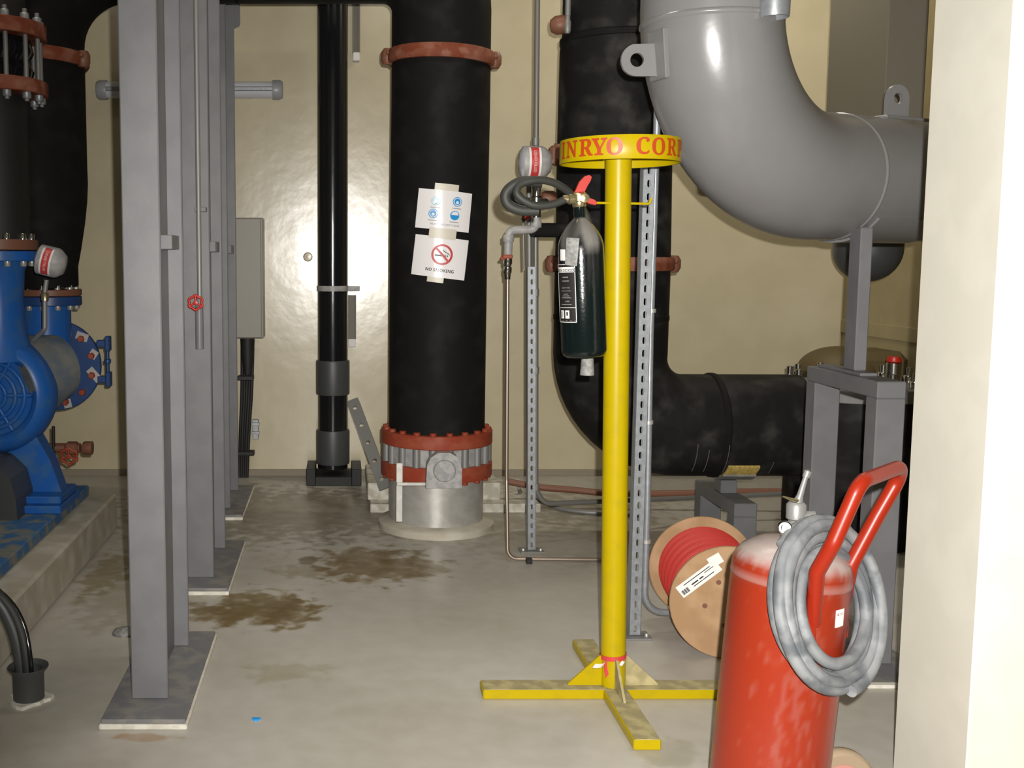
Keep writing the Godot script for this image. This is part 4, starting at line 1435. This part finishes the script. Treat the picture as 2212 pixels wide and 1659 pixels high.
func grey_elbow():
	var t := thing("pipe_elbow", "large glossy grey painted steel pipe elbow with lifting lugs at the upper right", "pipe", Vector3(1.327, 1.82, -3.92))
	var d := Vector3(0.883, 0, -0.469)
	var o := Vector3(1.327, 1.82, -3.92)
	var R := 0.245
	var path := bent([Vector3(1.327, 4.19, -3.92), o, o + d * 2.25], 0.57, 24)
	var g := G.new()
	g.tube(path, R, 72)
	part(t, "pipe_body", g, mats.grey_gloss)
	for s in [[Vector3(1.327, 2.335, -3.92), Vector3.UP], [o + d * 0.68, d]]:
		g = G.new()
		var prof := []
		for i in 9:
			prof.append(Vector2(R - 0.002 + 0.006 * sin(PI * i / 8), (i - 4) * 0.003))
		g.lathe(prof, along(s[0], s[1]), 72)
		part(t, "weld_seam", g, mats.grey_gloss)
	# support pad under the level leg
	g = G.new()
	g.patch(0.36, 0.42, 0.009, 16, 1, wound(along(o + d * 0.93, d), R, PI / 2 - 0.12, 0.0, 0.0, 0.0005))
	part(t, "support_pad", g, mats.grey_gloss)
	# lifting lugs
	g = G.new()
	var ring := []
	for i in 24:
		var a := TAU * i / 24
		var q := Vector2(cos(a), sin(a)) * 0.056
		if cos(a) > 0:
			q.x = 0.10
			q.y = clampf(sin(a) * 1.3, -1, 1) * 0.057
		ring.append(q)
	g.ringplate(ring, circle(0.024, 24), -0.008, 0.008, place(at(Vector3(1.043, 2.197, -3.84))))
	g.box(Vector3(1.118, 2.213, -3.83), Vector3(0.02, 0.17, 0.1), 0.003, Basis.from_euler(Vector3(0, 0.3, 0.1)))
	part(t, "lifting_lug", g, mats.grey_gloss)
	g = G.new()
	ring = []
	for i in 24:
		var a := TAU * i / 24
		var q := Vector2(cos(a), sin(a)) * 0.055
		if sin(a) < 0:
			q.x = clampf(cos(a) * 1.3, -1, 1) * 0.055
			q.y = -0.12
		ring.append(q)
	var L := o + d * 1.06 + Vector3(0, 0.33, 0)
	g.ringplate(ring, circle(0.022, 24), -0.008, 0.008, place(Transform3D(Basis(Vector3(0.96, 0, -0.28), Vector3.UP, Vector3(0.28, 0, 0.96)), L)))
	g.box(L + Vector3(0.02, -0.085, 0), Vector3(0.3, 0.014, 0.09), 0.003, Basis(d, Vector3.UP, d.cross(Vector3.UP)))
	part(t, "lifting_lug", g, mats.grey_gloss)
	g = G.new()
	g.lathe([Vector2(0.048, 2.31), Vector2(0.05, 2.32), Vector2(0.05, 2.44), Vector2(0.046, 2.46), Vector2(0.0, 2.46)], at(Vector3(1.462, 0, -3.69)), 28)
	part(t, "vent_stub", g, mats.galvanised, "shiny metal vent stub")

func stand():
	var t := thing("extinguisher_stand", "yellow steel pole stand with lettered ring on top and cross-shaped foot", "stand", Vector3(0.945, 0, -3.56))
	var lo := Vector3(0.945, 0.03, -3.56)
	var hi := Vector3(0.9165, 1.86, -3.56)
	var g := G.new()
	g.tube([lo, lo.lerp(hi, 0.5), hi], 0.0425, 36)
	part(t, "pole", g, mats.yellow_paint)
	# ring on top
	var C := Vector3(0.9205, 1.85, -3.56)
	g = G.new()
	g.lathe([Vector2(0.189, -0.037), Vector2(0.1935, -0.0375), Vector2(0.1945, -0.036), Vector2(0.1945, 0.036), Vector2(0.1935, 0.0375), Vector2(0.189, 0.037), Vector2(0.189, -0.037)], at(C), 72)
	g.span(C + Vector3(-0.19, -0.01, -0.012), C + Vector3(0.19, 0.0, 0.012), 0.001)
	g.span(C + Vector3(-0.012, -0.01, -0.19), C + Vector3(0.012, 0.0, 0.19), 0.001)
	var hoop := part(t, "ring", g, mats.yellow_paint)
	var serif := SystemFont.new()
	serif.font_names = PackedStringArray(["Droid Serif"])
	serif.font_weight = 700
	var bold := FontVariation.new()
	bold.base_font = serif
	bold.variation_embolden = 0.35
	for s in [["I", -66.0], ["N", -51.0], ["R", -33.0], ["Y", -19.0], ["O", -5.0], ["C", 20.5], ["O", 37.0], ["R", 54.0], ["P", 71.0]]:
		g = G.new()
		g.text(s[0], bold, 0.052, wound(at(C), 0.1945, (s[1] - 14.5) * PI / 180.0, 0.0, 0.0, 0.0), 0.0012, 1.0)
		part(hoop, "letter", g, mats.red_letter)
	# hook rod through the pole
	g = G.new()
	g.tube(bent([Vector3(0.80, 1.692, -3.515), Vector3(0.84, 1.684, -3.53), Vector3(1.02, 1.682, -3.55), Vector3(1.026, 1.70, -3.55)], 0.008), 0.0042, 10)
	part(t, "hook_rod", g, mats.yellow_paint)
	# foot: four flat arms, dusty on top
	for s in [[Vector3(0.489, 0, -3.60), Vector3(0.93, 0.034, -3.51)], [Vector3(0.96, 0, -3.60), Vector3(1.40, 0.034, -3.51)], [Vector3(0.90, 0, -3.565), Vector3(0.985, 0.034, -3.13)], [Vector3(0.90, 0, -4.0), Vector3(0.985, 0.034, -3.545)]]:
		g = G.new()
		g.span(s[0], s[1], 0.004)
		var arm := part(t, "foot_arm", g, mats.yellow_paint)
		g = G.new()
		g.span(Vector3(s[0].x + 0.004, 0.0335, s[0].z + 0.003), Vector3(s[1].x - 0.004, 0.0352, s[1].z - 0.003), 0.0)
		part(arm, "dust", g, mats.dusty_yellow, "dusty upper face")
	for i in 4:
		g = G.new()
		var B := Basis(Vector3.UP, PI / 2 * i)
		g.prism([Vector2(0.04, 0.0), Vector2(0.155, 0.0), Vector2(0.155, 0.006), Vector2(0.048, 0.105), Vector2(0.04, 0.105)], -0.004, 0.004, Transform3D(B, Vector3(0.943, 0.035, -3.555)))
		part(t, "gusset", g, mats.yellow_paint if i == 1 or i == 2 else mats.dusty_yellow)
	t = thing("barrier_tape", "torn strip of red and white barrier tape knotted round the foot of the yellow pole", "tape", Vector3(0.944, 0.13, -3.555))
	g = G.new()
	g.patch(0.22, 0.016, 0.001, 18, 1, wound(at(Vector3(0.943, 0.14, -3.56)), 0.044, -0.1, 0.0, 0.08))
	part(t, "loop", g, mats.red_ink)
	for s in [[Vector3(0.91, 0.14, -3.51), Vector3(0.89, 0.125, -3.50), Vector3(0.86, 0.128, -3.49), true], [Vector3(0.905, 0.14, -3.51), Vector3(0.903, 0.115, -3.50), Vector3(0.908, 0.09, -3.495), false], [Vector3(0.98, 0.145, -3.52), Vector3(0.965, 0.13, -3.505), Vector3(0.955, 0.133, -3.505), true]]:
		g = G.new()
		var p := smooth([s[0], s[1], s[2]], 4)
		for i in p.size() - 1:
			var w := Vector3(0.004, 0.008, 0.002)
			for q in [0.0, 0.0008]:
				var e := Vector3(0, 0, q)
				g.flat(p[i] - w + e, p[i] + w + e, p[i + 1] + w + e, Vector3(0, 0, 1 if q > 0 else -1))
				g.flat(p[i] - w + e, p[i + 1] + w + e, p[i + 1] - w + e, Vector3(0, 0, 1 if q > 0 else -1))
		part(t, "tail", g, mats.white_ink if s[3] else mats.red_ink)

func cylinder():
	var base := Vector3(0.803, 1.182, -3.485)
	var t := thing("fire_extinguisher", "glossy black gas extinguisher hanging from the yellow stand by its red lever", "extinguisher", base)
	var T := along(base, Vector3(-0.027, 0.466, 0))
	var m := mat("cylinder_black", Color.WHITE, 0.16, {"vc": true, "bump": ["grain", 0.03, 2.6]})
	var g := G.new()
	g.colored = true
	var prof := [Vector2(0, 0.01), Vector2(0.04, 0.004), Vector2(0.058, 0.0), Vector2(0.068, 0.006), Vector2(0.0735, 0.022), Vector2(0.0735, 0.2), Vector2(0.0735, 0.33), Vector2(0.0735, 0.35), Vector2(0.072, 0.368), Vector2(0.067, 0.386), Vector2(0.058, 0.405), Vector2(0.046, 0.424), Vector2(0.033, 0.439), Vector2(0.024, 0.447), Vector2(0.0185, 0.455), Vector2(0.018, 0.49), Vector2(0, 0.49)]
	g.lathe(prof, T, 64, func(a: float, p: Vector2):
		var dust := smoothstep(0.335, 0.40, p.y + 0.02 * sin(a * 5.0) + 0.012 * sin(a * 11.0 + 1.0)) * (1.0 if p.y < 0.453 else 0.0) * (0.6 + 0.4 * sin(a * 3.0 + 0.5))
		return Color(0.007, 0.008, 0.010).lerp(Color(0.22, 0.21, 0.19), clampf(dust, 0, 0.8)))
	part(t, "cylinder", g, m)
	# label wound round the left of the cylinder
	var sans := SystemFont.new()
	sans.font_names = PackedStringArray(["Droid Sans"])
	sans.font_weight = 700
	var f := wound(T, 0.0735, -1.12, 0.212, 0.0, 0.0004)
	g = G.new()
	g.patch(0.092, 0.188, 0.0006, 12, 1, f)
	var label := part(t, "label", g, mats.matt_black, "black printed label")
	g = G.new()
	for e in [Vector4(0, 0.093, 0.091, 0.0022), Vector4(0, -0.093, 0.091, 0.0022), Vector4(0.0448, 0, 0.0022, 0.188), Vector4(-0.0448, 0, 0.0022, 0.188), Vector4(0, -0.046, 0.09, 0.0018)]:
		g.patch(e.z, e.w, 0.0009, 10 if e.z > 0.02 else 1, 1, offset(f, Vector2(e.x, e.y)))
	part(label, "border", g, mats.white_ink)
	g = G.new()
	g.patch(0.086, 0.0175, 0.0009, 10, 1, offset(f, Vector2(-0.001, 0.076)))
	part(label, "title_bar", g, mats.white_ink)
	g = G.new()
	g.text("CARBON DIOXIDE", sans, 0.0098, offset(f, Vector2(-0.001, 0.0735)), 0.0013, 0.82)
	part(label, "lettering", g, mats.black_ink)
	g = G.new()
	g.text("SAFETY PIN", sans, 0.0046, offset(f, Vector2(0.008, 0.018)), 0.0012, 1.0)
	part(label, "lettering", g, mats.tape_grey)
	g = G.new()
	g.text("LEVER", sans, 0.0046, offset(f, Vector2(0.014, -0.026)), 0.0012, 1.0)
	part(label, "lettering", g, mats.tape_grey)
	for s in [[0.052, 0.004, 0.024], [0.04, 0.003, 0.03], [0.008, 0.002, 0.04], [-0.002, 0.002, 0.02], [-0.008, 0.002, 0.03], [-0.014, 0.002, 0.042], [-0.036, 0.002, 0.044], [-0.0885, 0.0014, 0.07]]:
		g = G.new()
		g.patch(s[2], s[1], 0.0009, 4, 1, offset(f, Vector2(0.008, s[0])))
		part(label, "small_print", g, mats.tape_grey)
	g = G.new()
	for x in [-0.012, 0.012]:
		g.patch(0.017, 0.026, 0.0009, 3, 1, offset(f, Vector2(x, -0.068)))
	part(label, "pictogram", g, mats.white_ink)
	g = G.new()
	g.patch(0.006, 0.012, 0.0013, 1, 1, offset(f, Vector2(0.012, -0.066)))
	g.patch(0.003, 0.018, 0.0013, 1, 1, offset(f, Vector2(-0.014, -0.068)))
	part(label, "symbol", g, mats.black_ink)
	g = G.new()
	g.patch(0.042, 0.088, 0.0012, 6, 2, wound(T, 0.0735, -0.62, 0.345, -0.12, 0.0012))
	part(t, "tape", g, mats.tape_grey, "dusty grey tape")
	g = G.new()
	g.patch(0.024, 0.036, 0.0008, 4, 1, wound(T, 0.0735, -1.12, 0.336, -0.05, 0.0006))
	part(t, "sticker", g, mats.paper_matt, "small white sticker")
	# valve, lever and hose
	g = G.new()
	g.lathe([Vector2(0.02, 0.487), Vector2(0.022, 0.49), Vector2(0.022, 0.503), Vector2(0.026, 0.506), Vector2(0.026, 0.528), Vector2(0.018, 0.535), Vector2(0, 0.536)], T, 24)
	g.lathe([Vector2(0, -0.01), Vector2(0.015, -0.008), Vector2(0.017, 0.02), Vector2(0.013, 0.024), Vector2(0.013, 0.04), Vector2(0, 0.04)], along(Vector3(0.76, 1.693, -3.48), Vector3.LEFT), 16)
	g.lathe([Vector2(0, 0), Vector2(0.014, 0), Vector2(0.014, 0.012), Vector2(0, 0.014)], along(Vector3(0.785, 1.695, -3.462), Vector3.BACK), 16)
	part(t, "valve", g, mats.brass)
	g = G.new()
	g.prism([Vector2(0.748, 1.696), Vector2(0.758, 1.718), Vector2(0.771, 1.748), Vector2(0.788, 1.766), Vector2(0.802, 1.770), Vector2(0.81, 1.764), Vector2(0.807, 1.752), Vector2(0.797, 1.735), Vector2(0.788, 1.716), Vector2(0.783, 1.701), Vector2(0.77, 1.694)], -3.494, -3.474)
	part(t, "lever", g, mats.red_plastic, "red squeeze lever")
	g = G.new()
	g.prism([Vector2(0.776, 1.704), Vector2(0.80, 1.698), Vector2(0.822, 1.690), Vector2(0.83, 1.68), Vector2(0.824, 1.674), Vector2(0.806, 1.678), Vector2(0.776, 1.692)], -3.496, -3.472)
	part(t, "carrying_handle", g, mats.red_plastic)
	g = G.new()
	var hp := smooth([Vector3(0.728, 1.692, -3.48), Vector3(0.68, 1.675, -3.47), Vector3(0.62, 1.674, -3.46), Vector3(0.57, 1.705, -3.46), Vector3(0.578, 1.738, -3.47), Vector3(0.63, 1.754, -3.48), Vector3(0.69, 1.748, -3.50), Vector3(0.75, 1.718, -3.53), Vector3(0.80, 1.67, -3.56), Vector3(0.83, 1.60, -3.575), Vector3(0.838, 1.45, -3.585), Vector3(0.836, 1.25, -3.585)], 8)
	g.tube(hp, 0.0125, 14)
	part(t, "hose", g, mats.rubber, "dark rubber hose")
	g = G.new()
	g.tube(smooth([Vector3(0.66, 1.752, -3.53), Vector3(0.59, 1.752, -3.53), Vector3(0.545, 1.72, -3.53), Vector3(0.548, 1.682, -3.53), Vector3(0.59, 1.66, -3.53), Vector3(0.65, 1.658, -3.53)], 6), 0.017, 14)
	part(t, "hose_grip", g, mats.rubber)
	g = G.new()
	g.lathe([Vector2(0.012, 0.16), Vector2(0.016, 0.12), Vector2(0.024, 0.0), Vector2(0.02, 0.0), Vector2(0.012, 0.1)], at(Vector3(0.836, 1.11, -3.585)), 20)
	part(t, "horn", g, mats.tape_grey, "grey discharge horn")

func drum():
	var rear := Vector3(1.515, 0.217, -4.36)
	var d := Vector3(-0.058, 0, 0.48).normalized()
	var F := Transform3D(Basis(Vector3.UP.cross(d).normalized(), Vector3.UP, d), rear)
	var T := along(rear, d)
	var t := thing("cable_drum", "wooden cable drum wound with red cable, standing on the floor beside the red tank", "cable drum", Vector3(1.486, 0, -4.12))
	for y in [0.0, 0.463]:
		var g := G.new()
		g.lathe([Vector2(0, y), Vector2(0.213, y), Vector2(0.216, y + 0.003), Vector2(0.216, y + 0.015), Vector2(0.213, y + 0.018), Vector2(0, y + 0.018)], T, 64)
		var disc := part(t, "drum_flange", g, mats.wood)
		for i in 5:
			g = G.new()
			var a := 2.04 + TAU * i / 5
			var p := Vector3(cos(a) * 0.088, sin(a) * 0.088, y + 0.0185)
			g.ringplate(circle(0.0095, 16), circle(0.005, 16), -0.002, 0.0012, place(F * at(p)))
			g.poly(circle(0.005, 12), 0.0004, place(F * at(p)))
			part(disc, "bolt", g, mats.brown_iron)
		if y > 0.1:
			g = G.new()
			var LF := place(F * at(Vector3(-0.112, 0.09, 0.4812), Vector3(0, 0, 40)))
			g.patch(0.178, 0.05, 0.0008, 1, 1, LF)
			var lab := part(disc, "label", g, mats.paper_matt, "white printed label")
			g = G.new()
			for s in [[0.0, 0.014, 0.12, 0.003], [-0.02, -0.002, 0.03, 0.005], [0.01, -0.002, 0.018, 0.005], [-0.012, -0.012, 0.04, 0.003], [0.035, -0.012, 0.05, 0.003], [0.05, 0.006, 0.04, 0.0025]]:
				g.patch(s[2], s[3], 0.0012, 1, 1, offset(LF, Vector2(s[0], s[1])))
			for i in 10:
				g.patch(0.0012 + 0.001 * (i % 3), 0.018, 0.0012, 1, 1, offset(LF, Vector2(-0.082 + i * 0.0032, -0.008)))
			part(lab, "print", g, mats.black_ink)
			g = G.new()
			g.patch(0.05, 0.04, 0.0008, 1, 1, place(F * at(Vector3(-0.055, 0.163, 0.4814), Vector3(0, 0, 33))))
			part(disc, "label", g, mats.paper_matt, "small white label")
		else:
			g = G.new()
			g.box(F * Vector3(0.03, 0.105, 0.019), Vector3(0.03, 0.022, 0.003), 0.001, F.basis)
			part(disc, "slot", g, mats.matt_black)
	var g := G.new()
	var prof := [Vector2(0.06, 0.018)]
	var turns := 46
	for i in turns:
		for k in 4:
			prof.append(Vector2(0.172 + 0.005 * sin(PI * k / 4.0) + 0.004 * sin(i * 0.9), 0.02 + (i + k / 4.0) * 0.441 / turns))
	prof.append(Vector2(0.06, 0.463))
	g.lathe(prof, T, 64)
	part(t, "cable_winding", g, mats.red_cable, "wound red cable")

func trolley():
	var base := Vector3(1.101, 0.06, -2.635)
	var t := thing("wheeled_extinguisher", "large dusty red wheeled extinguisher tank at the bottom right", "extinguisher", Vector3(1.101, 0, -2.635))
	var T := along(base, Vector3(0.031, 0.4786, 0))
	var fn := FastNoiseLite.new()
	fn.seed = 12
	fn.frequency = 1.0
	fn.fractal_octaves = 3
	var R := 0.143
	var W := 0.645
	var prof := [Vector2(0, 0.0), Vector2(R - 0.004, 0.0), Vector2(R, 0.004)]
	for i in range(1, 40):
		prof.append(Vector2(R, 0.004 + (W - 0.012) * i / 39.0))
	for q in [[R + 0.0015, W - 0.004], [R + 0.0015, W], [R, W + 0.003], [R, W + 0.02], [R - 0.002, W + 0.032], [R - 0.008, W + 0.047], [R - 0.02, W + 0.062], [R - 0.042, W + 0.078], [R - 0.07, W + 0.09], [R - 0.11, W + 0.097], [0, W + 0.099]]:
		prof.append(Vector2(q[0], q[1]))
	var paint := func(a: float, p: Vector2) -> Color:
		var n := fn.get_noise_3d(sin(a) * 6.0, p.y * 14.0, cos(a) * 6.0)
		var dust := smoothstep(W + 0.024, W + 0.062, p.y + n * 0.014) * 0.92
		dust = maxf(dust, smoothstep(0.25, 0.55, n + 0.25 * sin(a * 3.0 + 2.0)) * 0.10)
		if absf(p.y - W + 0.001) < 0.0045:
			dust = 0.3
		return Color(0.25, 0.026, 0.008).lerp(Color(0.36, 0.31, 0.285), dust)
	var g := G.new()
	g.colored = true
	g.lathe(prof, T, 96, paint)
	part(t, "tank", g, mats.red_paint)
	# handle
	g = G.new()
	g.tube(bent([Vector3(1.135, 0.63, -2.482), Vector3(1.120, 0.769, -2.44), Vector3(1.138, 0.845, -2.405), Vector3(1.194, 0.992, -2.405), Vector3(1.400, 0.996, -2.5925), Vector3(1.333, 0.866, -2.5925), Vector3(1.274, 0.742, -2.5925), Vector3(1.260, 0.65, -2.5925)], 0.045, 8), 0.0178, 20)
	part(t, "handle", g, mats.red_tube)
	g = G.new()
	g.box(Vector3(1.128, 0.62, -2.478), Vector3(0.02, 0.11, 0.02), 0.003, Basis(Vector3.BACK, 0.06))
	g.box(Vector3(1.26, 0.61, -2.59), Vector3(0.016, 0.1, 0.035), 0.003)
	part(t, "handle_bracket", g, mats.red_tube)
	# hose coil
	var C := Vector3(1.19, 0.662, -2.525)
	var A := Vector3(0.172, 0, -0.1105)
	var B := Vector3(-0.017, 0.198, -0.0595)
	var N := A.cross(B).normalized()
	var scales := [0.98, 0.70, 0.84, 0.97, 0.80, 0.62, 0.90, 0.99]
	var lifts := [-0.02, -0.022, -0.02, 0.010, 0.008, 0.008, 0.012, 0.036]
	var pts := []
	var total := 6.6
	var steps := 330
	for i in steps + 1:
		var u := total * i / steps
		var k := int(u)
		var w := smoothstep(0.0, 1.0, u - k)
		var s: float = lerpf(scales[k], scales[k + 1], w)
		var l: float = lerpf(lifts[k], lifts[k + 1], w)
		var a := -TAU * u + 2.2
		var wob := 1.0 + 0.02 * sin(a * 2.0 + u * 1.7)
		pts.append(C + (A * cos(a) + B * sin(a)) * s * wob + N * (l + 0.006 * sin(a + u)))
	g = G.new()
	g.tube(pts, 0.0152, 16)
	part(t, "hose", g, mats.hose_grey, "coiled dusty grey hose")
	# outlet valve and gauge on the dome
	g = G.new()
	g.lathe([Vector2(0.03, 0.785), Vector2(0.03, 0.80), Vector2(0.02, 0.803), Vector2(0.018, 0.845), Vector2(0.024, 0.85), Vector2(0.024, 0.885), Vector2(0.018, 0.892), Vector2(0, 0.893)], at(Vector3(1.150, 0, -2.635)), 20)
	g.lathe([Vector2(0, 0), Vector2(0.022, 0.0), Vector2(0.026, 0.012), Vector2(0.02, 0.03), Vector2(0, 0.034)], along(Vector3(1.172, 0.842, -2.63), Vector3(1, 0.4, 0.3)), 16)
	part(t, "valve", g, mats.valve_grey)
	g = G.new()
	g.tube([Vector3(1.153, 0.89, -2.635), Vector3(1.158, 0.908, -2.635), Vector3(1.170, 0.955, -2.635)], [0.013, 0.008, 0.006], 12)
	g.lathe([Vector2(0, -0.012), Vector2(0.009, -0.008), Vector2(0.009, 0.008), Vector2(0, 0.012)], along(Vector3(1.173, 0.963, -2.635), Vector3(0.3, 1, 0)), 14)
	part(t, "valve_lever", g, mats.valve_grey)
	g = G.new()
	g.tube([Vector3(1.148, 0.897, -2.625), Vector3(1.125, 0.903, -2.62), Vector3(1.108, 0.909, -2.62)], [0.005, 0.004, 0.002], 8)
	part(t, "safety_pin", g, mats.brass)
	g = G.new()
	var q := Vector3(1.087, 0.847, -2.55)
	var GT := along(q, Vector3(-0.35, 0.1, 1))
	g.lathe([Vector2(0, -0.012), Vector2(0.0145, -0.012), Vector2(0.0165, -0.008), Vector2(0.0165, 0.002), Vector2(0.014, 0.004), Vector2(0.013, 0.001), Vector2(0, 0.001)], GT, 28)
	g.tube([q + Vector3(0, -0.012, -0.005), q + Vector3(0.012, -0.06, -0.02)], 0.008, 10)
	var dial := part(t, "pressure_gauge", g, mats.chrome)
	g = G.new()
	g.lathe([Vector2(0, 0.0018), Vector2(0.013, 0.0018), Vector2(0.013, 0.001)], GT, 28)
	part(dial, "dial", g, mats.white_ink)
	g = G.new()
	var GF := Transform3D(Basis(GT.basis.y.cross(Vector3.UP).normalized() * -1.0, Vector3.UP, GT.basis.y), q + GT.basis.y * 0.002)
	g.patch(0.011, 0.0013, 0.0004, 1, 1, place(GF))
	var arc := []
	var arc2 := []
	for i in 9:
		var a := 2.1 + 2.0 * i / 8
		arc.append(Vector2(cos(a), sin(a)) * 0.0095)
		arc2.append(Vector2(cos(a), sin(a)) * 0.0078)
	arc2.reverse()
	arc.append_array(arc2)
	g.poly(arc, 0.0004, place(GF))
	part(dial, "needle", g, mats.black_ink)
	# inspection tag
	var f := wound(T, R, 0.56, 0.578, 0.06, 0.0006)
	g = G.new()
	g.patch(0.032, 0.044, 0.0008, 3, 1, f)
	var tag := part(t, "tag", g, mats.paper_matt, "white paper tag with a small red mark")
	g = G.new()
	g.poly(circle(0.0026, 10, Vector2(-0.009, 0.010)), 0.0012, f)
	g.poly([Vector2(-0.0105, 0.011), Vector2(-0.0075, 0.011), Vector2(-0.009, 0.0175)], 0.0012, f)
	part(tag, "red_mark", g, mats.red_ink)
	g = G.new()
	g.patch(0.016, 0.0013, 0.0012, 2, 1, offset(f, Vector2(0.004, 0.012)))
	g.patch(0.016, 0.0013, 0.0012, 2, 1, offset(f, Vector2(0.004, 0.008)))
	part(tag, "print", g, mats.grey_ink)
	# running gear
	for z in [-2.75, -2.42]:
		g = G.new()
		var WT := along(Vector3(1.349, 0.094, z), Vector3.BACK)
		g.lathe([Vector2(0.058, -0.02), Vector2(0.085, -0.022), Vector2(0.093, -0.014), Vector2(0.094, 0.0), Vector2(0.093, 0.014), Vector2(0.085, 0.022), Vector2(0.058, 0.02), Vector2(0.058, -0.02)], WT, 48)
		var wheel := part(t, "wheel", g, mats.dusty_tyre, "dusty tyred wheel")
		g = G.new()
		g.lathe([Vector2(0, -0.014), Vector2(0.058, -0.012), Vector2(0.06, 0.0), Vector2(0.058, 0.012), Vector2(0.03, 0.008), Vector2(0.02, 0.022), Vector2(0, 0.024)], WT, 36)
		part(wheel, "hub", g, mats.dust_pink)
	g = G.new()
	g.tube([Vector3(1.349, 0.094, -2.77), Vector3(1.349, 0.094, -2.40)], 0.01, 12)
	g.box(Vector3(1.28, 0.1, -2.585), Vector3(0.16, 0.03, 0.1), 0.004)
	g.span(Vector3(1.0, 0.0, -2.72), Vector3(1.18, 0.065, -2.55), 0.006)
	part(t, "axle_frame", g, mats.red_tube)

func small_things():
	var g := G.new()
	var pts := []
	for i in 14:
		var a := TAU * i / 14
		pts.append(Vector2(cos(a) * 0.014, sin(a) * 0.009) * (1.0 + 0.25 * sin(a * 3.0)))
	g.prism(pts, 0.0, 0.006, at(Vector3(-0.275, 0, -3.35), Vector3(-90, 0, 0)))
	single("plastic_scrap", g, mats.blue_ink, "tiny blue scrap lying on the floor right of the nearest column", "litter", Vector3(-0.275, 0, -3.35))
	g = G.new()
	g.lathe([Vector2(0.05, 0.0), Vector2(0.052, 0.008), Vector2(0.045, 0.02), Vector2(0.025, 0.028), Vector2(0, 0.03)], Transform3D(Basis.from_scale(Vector3(1.1, 1, 0.8)), Vector3(-0.86, 0, -4.15)), 20)
	single("dried_mortar", g, mats.tape_grey, "small grey lump of dried mortar on the floor left of the nearest column", "rubble", Vector3(-0.86, 0, -4.15))
